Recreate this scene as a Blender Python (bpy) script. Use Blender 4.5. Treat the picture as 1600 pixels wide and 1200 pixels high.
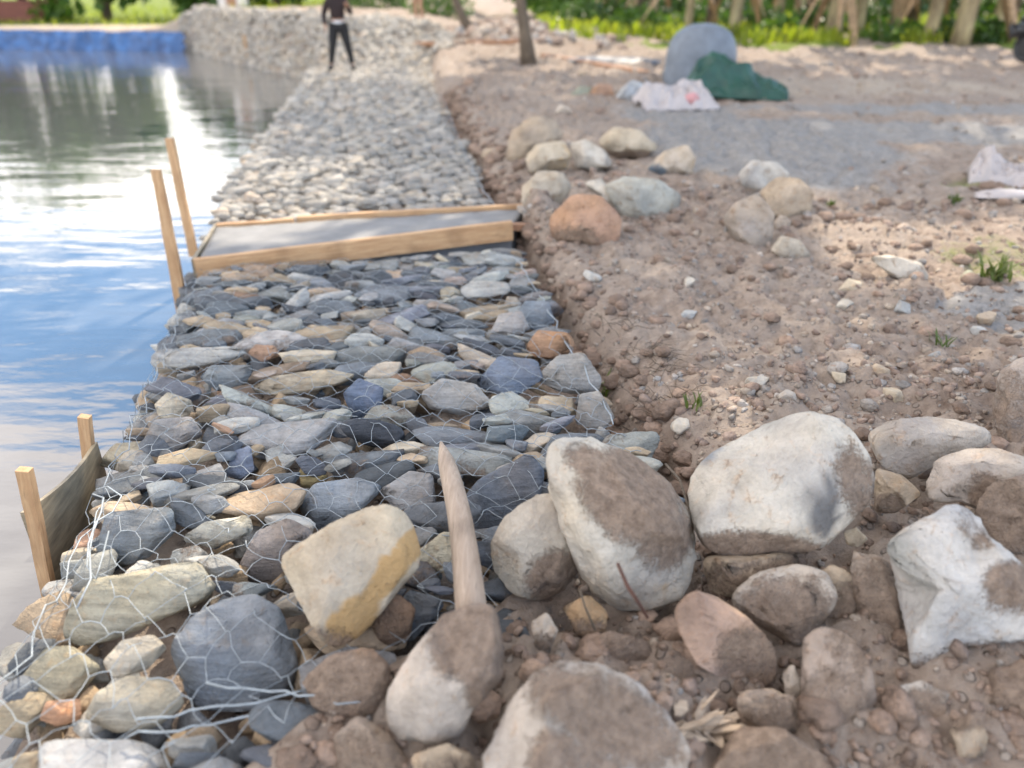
import bpy, bmesh, math, random
import numpy as np
from mathutils import Vector, Matrix, Euler
from mathutils.bvhtree import BVHTree
R = math.radians
random.seed(7)
for o in list(bpy.data.objects):
    bpy.data.objects.remove(o)
S = bpy.context.scene
COL = S.collection

# ------------------------------------------------------------------ camera
TILT, CH, F = R(27.0), 1.5, 1200.0
cam = bpy.data.cameras.new('camera'); camo = bpy.data.objects.new('camera', cam); COL.objects.link(camo)
camo.location = (0, 0, CH); camo.rotation_euler = (R(90) - TILT, 0, 0)
cam.sensor_width = 36; cam.lens = 27.0; cam.clip_start = 0.05; cam.clip_end = 1500
cam.dof.use_dof = True; cam.dof.focus_distance = 2.7; cam.dof.aperture_fstop = 1.15
S.camera = camo
# ------------------------------------------------------------------ sun, sky, exposure
SUN_EL, SUN_AZ = R(44), R(14)
sd = Vector((math.sin(SUN_AZ) * math.cos(SUN_EL), math.cos(SUN_AZ) * math.cos(SUN_EL), math.sin(SUN_EL)))
sun = bpy.data.lights.new('sun', 'SUN'); sun.energy = 4.8; sun.angle = R(0.6); sun.color = (1, 0.87, 0.69)
suno = bpy.data.objects.new('sun', sun); COL.objects.link(suno)
suno.rotation_euler = (-sd).to_track_quat('-Z', 'Y').to_euler()
W = bpy.data.worlds.new('World'); S.world = W; W.use_nodes = True
nt = W.node_tree; nt.nodes.clear()
def nd(t, typ, **kw):
    n = t.nodes.new(typ)
    for k, v in kw.items():
        if k.startswith('i_'):
            n.inputs[k[2:].replace('_', ' ')].default_value = v
        else:
            setattr(n, k, v)
    return n
def math_(t, op, a, b=None, c=None, clamp=False):
    n = t.nodes.new('ShaderNodeMath'); n.operation = op; n.use_clamp = clamp
    for i, v in enumerate((a, b, c)):
        if v is None: continue
        if isinstance(v, (int, float)): n.inputs[i].default_value = v
        else: t.links.new(v, n.inputs[i])
    return n.outputs[0]
def ramp(t, fac, stops, interp='LINEAR'):
    n = t.nodes.new('ShaderNodeValToRGB'); n.color_ramp.interpolation = interp
    el = n.color_ramp.elements
    while len(el) < len(stops): el.new(0.5)
    for e, (p, c) in zip(el, stops):
        e.position = p
        e.color = (c, c, c, 1) if isinstance(c, (int, float)) else (*c, 1)
    if fac is not None: t.links.new(fac, n.inputs[0])
    return n.outputs[0]
def mix(t, fac, a, b, blend='MIX'):
    n = t.nodes.new('ShaderNodeMix'); n.data_type = 'RGBA'; n.blend_type = blend
    for s, v in ((n.inputs[0], fac), (n.inputs[6], a), (n.inputs[7], b)):
        if isinstance(v, (int, float)): s.default_value = v
        elif isinstance(v, tuple): s.default_value = (*v, 1) if len(v) == 3 else v
        else: t.links.new(v, s)
    return n.outputs[2]
sky = nd(nt, 'ShaderNodeTexSky', sky_type='NISHITA', sun_disc=False, sun_elevation=SUN_EL, sun_rotation=SUN_AZ,
         air_density=1.0, dust_density=.4, ozone_density=3.0)
tc = nd(nt, 'ShaderNodeTexCoord')
sep = nd(nt, 'ShaderNodeSeparateXYZ'); nt.links.new(tc.outputs['Generated'], sep.inputs[0])
mp = nd(nt, 'ShaderNodeMapping'); mp.inputs['Scale'].default_value = (1, 1, 2.4); mp.inputs['Location'].default_value = (3.1, .4, 0)
nt.links.new(tc.outputs['Generated'], mp.inputs[0])
cn = nd(nt, 'ShaderNodeTexNoise', i_Scale=4.2, i_Detail=7.0, i_Roughness=.55); nt.links.new(mp.outputs[0], cn.inputs['Vector'])
azi = math_(nt, 'ARCTAN2', sep.outputs['X'], sep.outputs['Y'])          # 0 ahead, negative to the left
leftw = math_(nt, 'MULTIPLY', math_(nt, 'SUBTRACT', math_(nt, 'MULTIPLY', azi, -1.0), .42), 3.0, clamp=True)
bank = ramp(nt, sep.outputs['Z'], [(0.0, .62), (.18, .64), (.245, .54), (.29, .36), (.36, .24), (.44, .24), (.52, .42), (.62, .60), (1.0, .5)])
cover = math_(nt, 'ADD', bank, math_(nt, 'MULTIPLY', math_(nt, 'MULTIPLY', leftw, .42), ramp(nt, sep.outputs['Z'], [(.30, 0.0), (.42, 1.0), (.60, 1.0), (.75, 0.0)])))
away = math_(nt, 'MULTIPLY', math_(nt, 'SUBTRACT', math_(nt, 'ABSOLUTE', math_(nt, 'ADD', azi, .45)), .75), 1.6, clamp=True)
cover = math_(nt, 'SUBTRACT', cover, math_(nt, 'MULTIPLY', away, .08))
cl = math_(nt, 'MULTIPLY', math_(nt, 'SUBTRACT', math_(nt, 'ADD', cn.outputs['Fac'], cover), .87), 4.0, clamp=True)
cb = ramp(nt, sep.outputs['Z'], [(0.0, (1, .95, .87)), (.27, (.95, .91, .86)), (.40, (.82, .76, .73)), (.65, (.66, .60, .57)), (1.0, (.52, .49, .46))])
cloudcol = mix(nt, 1.0, cb, (27.0, 27.0, 27.0), 'MULTIPLY')
deep = ramp(nt, sep.outputs['Z'], [(.18, 0.0), (.30, 1.0), (.62, 1.0), (.8, 0.0)])
skyc = mix(nt, math_(nt, 'MULTIPLY', deep, .8), sky.outputs[0], (4.5, 9.5, 17.0))
skymix = mix(nt, cl, skyc, cloudcol)
bg = nd(nt, 'ShaderNodeBackground', i_Strength=0.10); nt.links.new(skymix, bg.inputs[0])
wo = nd(nt, 'ShaderNodeOutputWorld'); nt.links.new(bg.outputs[0], wo.inputs[0])
S.view_settings.view_transform = 'Standard'; S.view_settings.look = 'None'
S.view_settings.exposure = 0.7; S.view_settings.gamma = 1
S.cycles.max_bounces = 6; S.cycles.diffuse_bounces = 3; S.cycles.glossy_bounces = 3
S.cycles.transparent_max_bounces = 6; S.cycles.use_denoising = True; S.cycles.sample_clamp_indirect = 6

# ------------------------------------------------------------------ geometry helpers
CF = Vector((0, math.cos(TILT), -math.sin(TILT))); CU = Vector((0, math.sin(TILT), math.cos(TILT))); CR = Vector((1, 0, 0))
CP = Vector((0, 0, CH))
def ray(px, py): return CF + CR * ((px - 800) / F) - CU * ((py - 600) / F)
def P(px, py, z=0.0):
    d = ray(px, py); return CP + d * ((z - CH) / d.z)
def PY(px, py, y):
    d = ray(px, py); return CP + d * (y / d.y)
_perm = np.random.RandomState(3).permutation(256); _perm = np.concatenate([_perm, _perm, _perm])
_g = np.random.RandomState(5).normal(size=(256, 3)); _g /= np.linalg.norm(_g, axis=1)[:, None]
def pn(p):
    p = np.asarray(p, float); i = np.floor(p).astype(int); f = p - i; i &= 255
    u = f * f * f * (f * (f * 6 - 15) + 10); out = 0
    for dx in (0, 1):
        for dy in (0, 1):
            for dz in (0, 1):
                h = _perm[_perm[_perm[(i[:, 0] + dx) & 255] + ((i[:, 1] + dy) & 255)] + ((i[:, 2] + dz) & 255)]
                g = _g[h]
                dot = g[:, 0] * (f[:, 0] - dx) + g[:, 1] * (f[:, 1] - dy) + g[:, 2] * (f[:, 2] - dz)
                wx = u[:, 0] if dx else 1 - u[:, 0]; wy = u[:, 1] if dy else 1 - u[:, 1]; wz = u[:, 2] if dz else 1 - u[:, 2]
                out = out + dot * wx * wy * wz
    return out
def fbm(p, o=4, rough=.5):
    p = np.asarray(p, float); a = 1; s = 0
    for k in range(o):
        s = s + a * pn(p * 2 ** k + 17.3 * k); a *= rough
    return s
def sst(a, b, x):
    t = np.clip((np.asarray(x, float) - a) / (b - a), 0, 1); return t * t * (3 - 2 * t)
def mesh_np(name, V, Fc, mat=None, smooth=True, attrs=None):
    """V (n,3), Fc list of index arrays all of same size (m,k) or a python list"""
    m = bpy.data.meshes.new(name)
    if isinstance(Fc, np.ndarray):
        k = Fc.shape[1]; nf = len(Fc)
        m.vertices.add(len(V)); m.vertices.foreach_set('co', np.asarray(V, np.float32).ravel())
        m.loops.add(nf * k); m.loops.foreach_set('vertex_index', Fc.astype(np.int32).ravel())
        m.polygons.add(nf); m.polygons.foreach_set('loop_start', np.arange(0, nf * k, k, dtype=np.int32))
        m.update(calc_edges=True); m.validate()
    else:
        m.from_pydata([tuple(v) for v in V], [], Fc); m.update()
    m.polygons.foreach_set('use_smooth', np.full(len(m.polygons), smooth))
    if attrs:
        for an, av in attrs.items():
            av = np.asarray(av, np.float32)
            if av.ndim == 2:
                a = m.attributes.new(an, 'FLOAT_COLOR', 'POINT')
                if av.shape[1] == 3: av = np.hstack([av, np.ones((len(av), 1), np.float32)])
                a.data.foreach_set('color', av.ravel())
            else:
                a = m.attributes.new(an, 'FLOAT', 'POINT'); a.data.foreach_set('value', av)
    if mat: m.materials.append(mat)
    return m
def link(name, mesh, loc=(0, 0, 0), parent=None, rot=None):
    o = bpy.data.objects.new(name, mesh); COL.objects.link(o); o.location = loc
    if rot is not None: o.rotation_euler = rot
    if parent: o.parent = parent
    return o
def tag(o, label, cat, group=None, kind=None):
    o['label'] = label; o['category'] = cat
    if group: o['group'] = group
    if kind: o['kind'] = kind
    return o
def thing(name, label, cat, loc=(0, 0, 0), rz=0, group=None):
    o = bpy.data.objects.new(name, None); COL.objects.link(o); o.location = loc; o.rotation_euler = (0, 0, rz)
    return tag(o, label, cat, group)
_ico = {}
def ico(n):
    if n not in _ico:
        bm = bmesh.new(); bmesh.ops.create_icosphere(bm, subdivisions=n, radius=1)
        bm.verts.ensure_lookup_table()
        v = np.array([x.co[:] for x in bm.verts]); v /= np.linalg.norm(v, axis=1)[:, None]
        f = np.array([[q.index for q in x.verts] for x in bm.faces]); bm.free(); _ico[n] = (v, f)
    return _ico[n]
class MB:
    def __init__(s): s.v = []; s.f = []
    def box(s, c, size, rot=None, taper=1.0):
        c = Vector(c); n = len(s.v); M = rot if rot is not None else Matrix.Identity(3)
        for z in (-.5, .5):
            k = taper if z > 0 else 1
            for x, y in ((-.5, -.5), (.5, -.5), (.5, .5), (-.5, .5)):
                s.v.append(c + M @ Vector((x * size[0] * k, y * size[1] * k, z * size[2])))
        for q in ((3, 2, 1, 0), (4, 5, 6, 7), (0, 1, 5, 4), (1, 2, 6, 5), (2, 3, 7, 6), (3, 0, 4, 7)):
            s.f.append(tuple(n + i for i in q))
        return s
    def tube(s, pts, rad, n=8, cap=True):
        pts = [Vector(p) for p in pts]; rings = []
        if isinstance(rad, (int, float)): rad = [rad] * len(pts)
        up = Vector((0.31, .17, .93))
        for i, p in enumerate(pts):
            d = (pts[min(i + 1, len(pts) - 1)] - pts[max(i - 1, 0)])
            d = d.normalized() if d.length > 1e-9 else Vector((0, 0, 1))
            a = d.cross(up); a = a.normalized() if a.length > 1e-4 else d.cross(Vector((1, 0, 0))).normalized()
            b = d.cross(a); r0 = len(s.v)
            for k in range(n):
                t = 2 * math.pi * k / n
                s.v.append(p + (a * math.cos(t) + b * math.sin(t)) * rad[i])
            rings.append(r0)
        for a, b in zip(rings, rings[1:]):
            for k in range(n):
                s.f.append((a + k, a + (k + 1) % n, b + (k + 1) % n, b + k))
        if cap:
            s.f.append(tuple(rings[0] + k for k in range(n))); s.f.append(tuple(rings[-1] + n - 1 - k for k in range(n)))
        return s
    def poly(s, pts):
        n = len(s.v); s.v += [Vector(p) for p in pts]; s.f.append(tuple(range(n, n + len(pts)))); return s
    def build(s, name, mat, parent=None, loc=(0, 0, 0), smooth=False, bevel=0):
        m = bpy.data.meshes.new(name); m.from_pydata([tuple(v) for v in s.v], [], s.f); m.update()
        if bevel:
            bm = bmesh.new(); bm.from_mesh(m)
            bmesh.ops.bevel(bm, geom=bm.edges[:], offset=bevel, segments=2, affect='EDGES', profile=.6)
            bm.to_mesh(m); bm.free()
        bm = bmesh.new(); bm.from_mesh(m); bmesh.ops.recalc_face_normals(bm, faces=bm.faces[:]); bm.to_mesh(m); bm.free()
        m.polygons.foreach_set('use_smooth', np.full(len(m.polygons), smooth))
        m.materials.append(mat)
        return link(name, m, loc, parent)

# ------------------------------------------------------------------ materials
def newmat(name):
    m = bpy.data.materials.new(name); m.use_nodes = True; t = m.node_tree
    b = t.nodes['Principled BSDF']; return m, t, b
def objco(t, scale=(1, 1, 1), rnd=True):
    c = nd(t, 'ShaderNodeTexCoord'); mpn = nd(t, 'ShaderNodeMapping'); mpn.inputs['Scale'].default_value = scale
    t.links.new(c.outputs['Object'], mpn.inputs[0])
    if rnd:
        oi = nd(t, 'ShaderNodeObjectInfo'); r = math_(t, 'MULTIPLY', oi.outputs['Random'], 37.0)
        t.links.new(r, mpn.inputs['Location'])
    return mpn.outputs[0]
def noise(t, vec, scale, detail=4.0, rough=.55, dist=0.0):
    n = nd(t, 'ShaderNodeTexNoise', i_Scale=scale, i_Detail=detail, i_Roughness=rough, i_Distortion=dist)
    t.links.new(vec, n.inputs['Vector']); return n.outputs['Fac']
def bump(t, b, h, dist, strength=1.0):
    n = nd(t, 'ShaderNodeBump', i_Strength=strength, i_Distance=dist); t.links.new(h, n.inputs['Height'])
    prev = b.inputs['Normal']
    if prev.is_linked: t.links.new(prev.links[0].from_socket, n.inputs['Normal'])
    t.links.new(n.outputs[0], prev)
DIRT = (.205, .145, .108)
def rock_mat(name, dirt=True, fine=1.0, bands=False):
    m, t, b = newmat(name); v = objco(t)
    at = nd(t, 'ShaderNodeAttribute', attribute_name='Col')
    n1 = noise(t, v, 9, 6, .62); n2 = noise(t, v, 70, 4, .7); n3 = noise(t, v, 26, 5, .6, .6)
    k = ramp(t, n1, [(.28, .70), (.5, 1.0), (.72, 1.2)])
    c = mix(t, 1.0, at.outputs['Color'], k, 'MULTIPLY')
    if bands:
        nb2 = noise(t, objco(t, (7, 9, 75)), 1.0, 4, .65, .4); c = mix(t, .8, c, mix(t, 1.0, c, ramp(t, nb2, [(.3, .66), (.5, 1.0), (.7, 1.28)]), 'MULTIPLY')); bump(t, b, nb2, .007)
    k2 = ramp(t, n2, [(.3, .86), (.55, 1.02), (.75, 1.1)])
    c = mix(t, .8, c, mix(t, 1.0, c, k2, 'MULTIPLY'))
    st = ramp(t, n3, [(.56, 0.0), (.72, .45)])
    c = mix(t, st, c, mix(t, 1.0, c, (1.15, .86, .62), 'MULTIPLY'))
    if dirt:
        oc = nd(t, 'ShaderNodeAttribute', attribute_name='ochre')
        of = math_(t, 'ADD', oc.outputs['Fac'], math_(t, 'MULTIPLY', math_(t, 'SUBTRACT', n1, .5), 1.2))
        c = mix(t, ramp(t, of, [(.40, 0.0), (.62, .85)]), c, (.40, .25, .10))
        da = nd(t, 'ShaderNodeAttribute', attribute_name='dirt')
        df = math_(t, 'ADD', da.outputs['Fac'], math_(t, 'MULTIPLY', math_(t, 'SUBTRACT', n3, .5), .9))
        dk = mix(t, ramp(t, noise(t, v, 34, 6, .7), [(.3, 0.0), (.7, 1.0)]), (.14, .10, .075), (.33, .25, .19))
        n4 = noise(t, v, 120, 3, .7)
        df = math_(t, 'ADD', df, math_(t, 'MULTIPLY', math_(t, 'SUBTRACT', n4, .5), .7)); dmask = ramp(t, df, [(.27, 0.0), (.46, .45), (.60, .90), (.9, 1.0)])
        c = mix(t, dmask, c, dk)
    t.links.new(c, b.inputs['Base Color']); b.inputs['Roughness'].default_value = .88
    b.inputs['Specular IOR Level'].default_value = .3
    if dirt: bump(t, b, math_(t, 'MULTIPLY', dmask, n4), .008)
    bump(t, b, n1, .018 * fine); bump(t, b, n3, .010 * fine); bump(t, b, n2, .005 * fine)
    return m
M_ROCK = rock_mat('boulder_stone'); M_STONE = rock_mat('gabion_stone', True, .9, True)
def simple(name, col, rough=.8, var=.25, scale=12, bmp=.004, metal=0.0, stretch=(1, 1, 1), col2=None):
    m, t, b = newmat(name); v = objco(t, stretch)
    n = noise(t, v, scale, 5, .6)
    lo = tuple(c * (1 - var) for c in col); hi = col2 or tuple(min(1, c * (1 + var)) for c in col)
    t.links.new(mix(t, ramp(t, n, [(.3, 0.0), (.7, 1.0)]), lo, hi), b.inputs['Base Color'])
    b.inputs['Roughness'].default_value = rough; b.inputs['Metallic'].default_value = metal
    if bmp: bump(t, b, n, bmp)
    return m
def wood_mat(name, col, col2, sc=(1.2, 16, 16)):
    m, t, b = newmat(name); v = objco(t, sc); n = noise(t, v, 3.5, 6, .65, .8); v2 = objco(t); n2 = noise(t, v2, 5, 4)
    n3 = noise(t, objco(t, tuple(x * 3.5 for x in sc)), 3, 3)
    c = mix(t, ramp(t, n, [(.32, 0.0), (.68, 1.0)]), col, col2)
    c = mix(t, ramp(t, n2, [(.5, 0.0), (.75, .55)]), c, tuple(x * .55 for x in col))
    c = mix(t, ramp(t, n3, [(.60, 0.0), (.75, .5)]), c, tuple(x * .4 for x in col))
    t.links.new(c, b.inputs['Base Color']); b.inputs['Roughness'].default_value = .75
    bump(t, b, n, .003); bump(t, b, n3, .0015); return m
M_WOOD = wood_mat('sawn_timber', (.40, .225, .11), (.60, .40, .225))
M_OLDWOOD = wood_mat('weathered_timber', (.36, .27, .19), (.55, .44, .33))
M_PEEL = wood_mat('peeled_wood', (.29, .22, .165), (.44, .35, .275), (16, 1.2, 16))
M_PLANK = wood_mat('brown_plank', (.26, .13, .07), (.42, .24, .14))
M_PLY = simple('wet_plywood', (.25, .21, .145), .6, .35, 9, .002, 0, (1, 1, 6))
M_CONC = simple('fresh_concrete', (.19, .19, .19), .75, .16, 7, .004)
M_WIRE = simple('galvanised_wire', (.30, .335, .36), .5, .25, 40, 0, .3)
M_BARK = simple('tree_bark', (.115, .088, .062), .9, .45, 14, .03, 0, (1, 1, .25))
M_STEM = simple('banana_stem', (.27, .19, .115), .8, .5, 7, .02, 0, (1, 1, .2), (.42, .36, .20))
M_DEAD = simple('dead_leaf', (.30, .20, .11), .85, .4, 10, .004)
def leaf_mat(name, a, b_, rough=.5, tr=.35):
    m, t, b = newmat(name); v = objco(t); n = noise(t, v, 1.7, 4); n2 = noise(t, v, 14, 2)
    c = mix(t, ramp(t, n, [(.35, 0.0), (.65, 1.0)]), a, b_)
    c = mix(t, ramp(t, n2, [(.4, 0.0), (.8, .6)]), c, tuple(x * .6 for x in a))
    t.links.new(c, b.inputs['Base Color']); b.inputs['Roughness'].default_value = rough
    tl = nd(t, 'ShaderNodeBsdfTranslucent'); t.links.new(mix(t, 1.0, c, (1.5, 1.6, .7), 'MULTIPLY'), tl.inputs[0])
    ms = nd(t, 'ShaderNodeMixShader'); ms.inputs[0].default_value = tr
    t.links.new(b.outputs[0], ms.inputs[1]); t.links.new(tl.outputs[0], ms.inputs[2])
    t.links.new(ms.outputs[0], t.nodes['Material Output'].inputs[0]); return m
M_LEAF = leaf_mat('tree_leaf', (.035, .085, .02), (.08, .14, .03))
M_BANANA = leaf_mat('banana_leaf', (.05, .13, .02), (.12, .20, .03))
M_WEED = leaf_mat('weed_leaf', (.06, .10, .02), (.13, .16, .04), .6, .3)
M_GRASS = leaf_mat('grass_blade', (.15, .21, .02), (.34, .36, .05), .6, .5)
M_STRAW = simple('dry_straw', (.42, .33, .21), .85, .35, 8, 0)
M_RUST = simple('rusty_iron', (.085, .038, .026), .8, .4, 20, .001)

def cloth(name, col, rough=.7, var=.15, col2=None): return simple(name, col, rough, var, 6, .006, 0, (1, 1, 1), col2)

# ------------------------------------------------------------------ the lie of the land
WATER_Z = -0.35
_ly = [-3, 0.0, 1.35, 2.14, 3.67, 6.75, 10, 14.2, 18.6]; _lx = [-.9, -1.1, -1.26, -1.40, -1.74, -2.46, -3.0, -3.66, -4.5]
_ry = [-3, 1.0, 2.5, 4.88, 8.6, 13.2, 19.0]; _rx = [1.2, .72, .42, 0.0, -.557, -1.15, -1.75]
def XL(y): return np.interp(y, _ly, _lx)
def XR(y): return np.interp(y, _ry, _rx)
def XS(y):   # left limit of the soil that covers the basket's near end
    return np.minimum(XR(y), np.interp(y, [.6, 1.0, 1.3, 1.55, 1.9, 2.15], [-1.0, -.75, -.42, -.1, .22, .6]))
_bx = [-70, -40, -19, -11.5, -9, -7, -4.6, -3.0, 0]; _by = [34, 33, 31, 29.5, 25.5, 22.3, 19.0, 19.0, 19.2]
def YB(x): return np.interp(x, _bx, _by)
HOLES = [(*P(px_, py_, .02)[:2], r_, d_) for px_, py_, r_, d_ in ((912, 935, .08, .12), (1110, 925, .09, .13), (1238, 1020, .09, .13), (975, 985, .07, .07), (1345, 850, .06, .10), (1425, 765, .07, .12), (785, 1110, .07, .12), (1040, 905, .08, .10), (1180, 1095, .06, .08), (760, 960, .05, .07), (1395, 1050, .06, .06))]
def ground(x, y):
    x = np.asarray(x, float); y = np.asarray(y, float)
    p0_ = np.stack([x * 3.1, y * 3.1, np.zeros_like(x)], -1); s = x - XS(y) + fbm(p0_, 3) * .085 * sst(2.0, 2.5, y)
    p = np.stack([x, y, np.zeros_like(x)], -1)
    n = fbm(p * 1.1, 3) * .07 + fbm(p * 5.0 + 9, 3) * .050 + np.abs(fbm(p * 11 + 3, 4, .6)) * .050 - .015 - np.clip(.16 - np.abs(fbm(p * 1.9 + 31, 3)), 0, 1) * .20 * sst(.1, .5, s)
    far = np.clip(y - 4, 0, 22) * .017
    soil = .05 * sst(.1, .7, s) + far - .26 * np.exp(-((s - .06) / .12) ** 2) * sst(1.8, 2.3, y) * sst(15, 11, y) + .02
    soil = soil + .10 * np.exp(-((x - 2.3) ** 2 + (y - 2.1) ** 2) / .9)
    soil = soil + .10 * np.exp(-((x - 2.7) ** 2 / 1.6 + (y - 8.3) ** 2 / 3.0))
    soil = soil + .35 * np.exp(-((x + .2) ** 2 / 3 + (y - 22) ** 2 / 9)) + .12 * np.exp(-((x - .9) ** 2 / 1 + (y - 11) ** 2 / 6))
    ex, ey = P(826, 350, .05)[:2]; soil = soil + .24 * np.exp(-((x - ex - .05) ** 2 / .03 + (y - ey - .12) ** 2 / .10))
    soil = soil - .10 * sst(1.5, .9, y) - .11 * np.exp(-((x - .75) ** 2 / .5 + (y - 1.75) ** 2 / .25))
    for (hx, hy, hr, hd) in HOLES: soil = soil - hd * np.exp(-((x - hx) ** 2 + (y - hy) ** 2) / hr ** 2)
    under = -.17 - .10 * sst(2, 1, y)
    z = np.where(s > -.02, soil, 0) + np.where(s > -.02, 0, under)
    bl = sst(-.12, .0, s); z = under * (1 - bl) + soil * bl
    pond = sst(0.05, .25, XL(y) - x)
    d = y - YB(x)
    # far bank: a stone faced rise at right, a low bank at left
    top = np.interp(x, [-70, -13, -11.5, -4.5, -2.2, -1.2], [.32, .32, .95, .95, .75, .45]); wid = np.interp(x, [-13, -11.5, -4.5, -2], [.4, 1.6, 1.6, 3.0])
    base = np.where(x < -4.4, -.8, np.where(x < XR(18.9), -.05, z))
    bank = base + (top - base) * np.clip(d / wid, 0, 1)
    bank = bank + sst(45, 75, y) * .5
    z = z * (1 - pond) - .85 * pond
    left = sst(-1.0, -1.7, x)
    z = np.where(y > YB(x), bank * left + z * (1 - left), z)
    return z + n * np.where((s > 0) | (d > 1), 1, .3) * (1 + sst(9, 20, y))
def gz(x, y): return float(ground(np.array([x]), np.array([y]))[0])

def axis(segs):
    out = []
    for a, b, st in segs: out += list(np.arange(a, b, st))
    return np.array(out + [segs[-1][1]])
gx = axis([(-900, -90, 90), (-90, -14, 4), (-14, -5, .4), (-5, -1, .12), (-1, 3.2, .024), (3.2, 7, .08), (7, 16, .3), (16, 90, 3), (90, 900, 90)])
gy = axis([(-6, .6, .3), (.6, 4.6, .024), (4.6, 10, .06), (10, 34, .25), (34, 60, 1), (60, 140, 5), (140, 1400, 90)])
GX, GY = np.meshgrid(gx, gy); fx, fy = GX.ravel(), GY.ravel(); fz = ground(fx, fy)
nx, ny = len(gx), len(gy); idx = np.arange(nx * ny).reshape(ny, nx)
quads = np.stack([idx[:-1, :-1], idx[:-1, 1:], idx[1:, 1:], idx[1:, :-1]], -1).reshape(-1, 4)
pp = np.stack([fx, fy, fz * 0], -1); nz = fbm(pp * 1.6 + 4, 4); nz2 = fbm(pp * .5 + 11, 3)
def ell(cx, cy, rx, ry, soft=.35): return sst(1 + soft, 1 - soft, np.hypot((fx - cx) / rx, (fy - cy) / ry) + nz * .35)
sand = np.maximum.reduce([ell(2.55, 7.7, 1.25, 1.6), ell(4.2, 8.7, 2.4, .7), ell(2.0, 9.6, .8, 1.0) * .8, ell(2.78, 3.62, .55, .40, .15) * 1.7, ell(5.5, 10.4, 3.5, .5) * .7])
grass = np.clip(np.maximum.reduce([sst(19.5, 21.5, fy + nz2 * 3) * sst(1.2, 2.6, fx) * sst(-.15, .25, nz2), sst(34.5, 37, fy + nz2) * sst(-8, -11, fx),
        ell(4.3, 6.3, .9, .35) * .55, ell(3.0, 4.5, .5, .5) * .5]), 0, 1)
pale = np.maximum(sst(29.5, 31.5, fy) * sst(36.5, 34.5, fy) * sst(-9.5, -11, fx), ell(5.0, 12.6, 3.5, 1.3) * .5)
trench_dark = sst(.0, .06, fx - XS(fy)) * sst(.34, .14, fx - XS(fy) + nz * .12) * sst(1.9, 2.3, fy) * sst(16, 13, fy) * sst(-.45, .45, nz + .6 * fbm(pp * 5.3 + 2, 3)) * .85  # patchy darker soil colour along the trench beside the basket
m, t, b = newmat('soil')
c_ = nd(t, 'ShaderNodeTexCoord'); v = c_.outputs['Object']
n1 = noise(t, v, 1.3, 5); n2 = noise(t, v, 14, 6, .65); n3 = noise(t, v, 60, 5, .7)
vo = nd(t, 'ShaderNodeTexVoronoi', i_Scale=26.0, i_Randomness=1.0); t.links.new(v, vo.inputs['Vector'])
vo2 = nd(t, 'ShaderNodeTexVoronoi', i_Scale=75.0); t.links.new(v, vo2.inputs['Vector'])
c = mix(t, ramp(t, n2, [(.3, 0.0), (.7, 1.0)]), (.19, .142, .112), (.40, .325, .265))
c = mix(t, ramp(t, n1, [(.35, .0), (.7, .5)]), c, (.42, .365, .31))
svp = nd(t, 'ShaderNodeSeparateColor'); t.links.new(vo.outputs['Color'], svp.inputs[0])
peb = mix(t, svp.outputs[1], (.22, .175, .145), (.42, .37, .32))
sv = nd(t, 'ShaderNodeSeparateColor'); t.links.new(vo.outputs['Color'], sv.inputs[0])
isp = math_(t, 'MULTIPLY', ramp(t, sv.outputs[0], [(.62, 0.0), (.66, 1.0)]), ramp(t, vo.outputs['Distance'], [(.28, 1.0), (.42, 0.0)]))
c = mix(t, math_(t, 'MULTIPLY', isp, .8), c, peb)
a1 = nd(t, 'ShaderNodeAttribute', attribute_name='sand'); a2 = nd(t, 'ShaderNodeAttribute', attribute_name='grass'); a3 = nd(t, 'ShaderNodeAttribute', attribute_name='pale')
sf = ramp(t, math_(t, 'ADD', a1.outputs['Fac'], math_(t, 'ADD', math_(t, 'MULTIPLY', math_(t, 'SUBTRACT', n2, .5), .8), math_(t, 'MULTIPLY', math_(t, 'SUBTRACT', n1, .5), .9))), [(.30, 0.0), (.75, .92)])
c = mix(t, sf, c, mix(t, ramp(t, math_(t, 'MULTIPLY', math_(t, 'ADD', n3, n2), .5), [(.36, 0.0), (.62, 1.0)]), (.17, .17, .17), (.31, .30, .285)))
pf = ramp(t, math_(t, 'ADD', a3.outputs['Fac'], math_(t, 'MULTIPLY', math_(t, 'SUBTRACT', n1, .5), .7)), [(.3, 0.0), (.7, .9)])
c = mix(t, pf, c, (.46, .39, .31))
gf = ramp(t, math_(t, 'ADD', a2.outputs['Fac'], math_(t, 'MULTIPLY', math_(t, 'SUBTRACT', n2, .5), .8)), [(.4, 0.0), (.7, 1.0)])
c = mix(t, gf, c, mix(t, n3, (.10, .15, .025), (.21, .25, .05)))
a4 = nd(t, 'ShaderNodeAttribute', attribute_name='trench_dark')
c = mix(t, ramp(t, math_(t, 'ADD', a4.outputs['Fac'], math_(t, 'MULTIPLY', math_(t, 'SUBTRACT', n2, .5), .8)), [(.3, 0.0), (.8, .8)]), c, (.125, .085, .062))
t.links.new(c, b.inputs['Base Color']); b.inputs['Roughness'].default_value = .95; b.inputs['Specular IOR Level'].default_value = .15
keep = math_(t, 'SUBTRACT', 1.0, math_(t, 'MULTIPLY', sf, .55))
h = math_(t, 'ADD', math_(t, 'MULTIPLY', isp, .5), math_(t, 'ADD', math_(t, 'MULTIPLY', n2, .9), math_(t, 'MULTIPLY', n3, .4)))
bump(t, b, math_(t, 'MULTIPLY', h, keep), .034)
g = link('ground', mesh_np('ground', np.stack([fx, fy, fz], -1), quads, m, True, {'sand': sand, 'grass': grass, 'pale': pale, 'trench_dark': trench_dark})); g['kind'] = 'structure'

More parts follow.
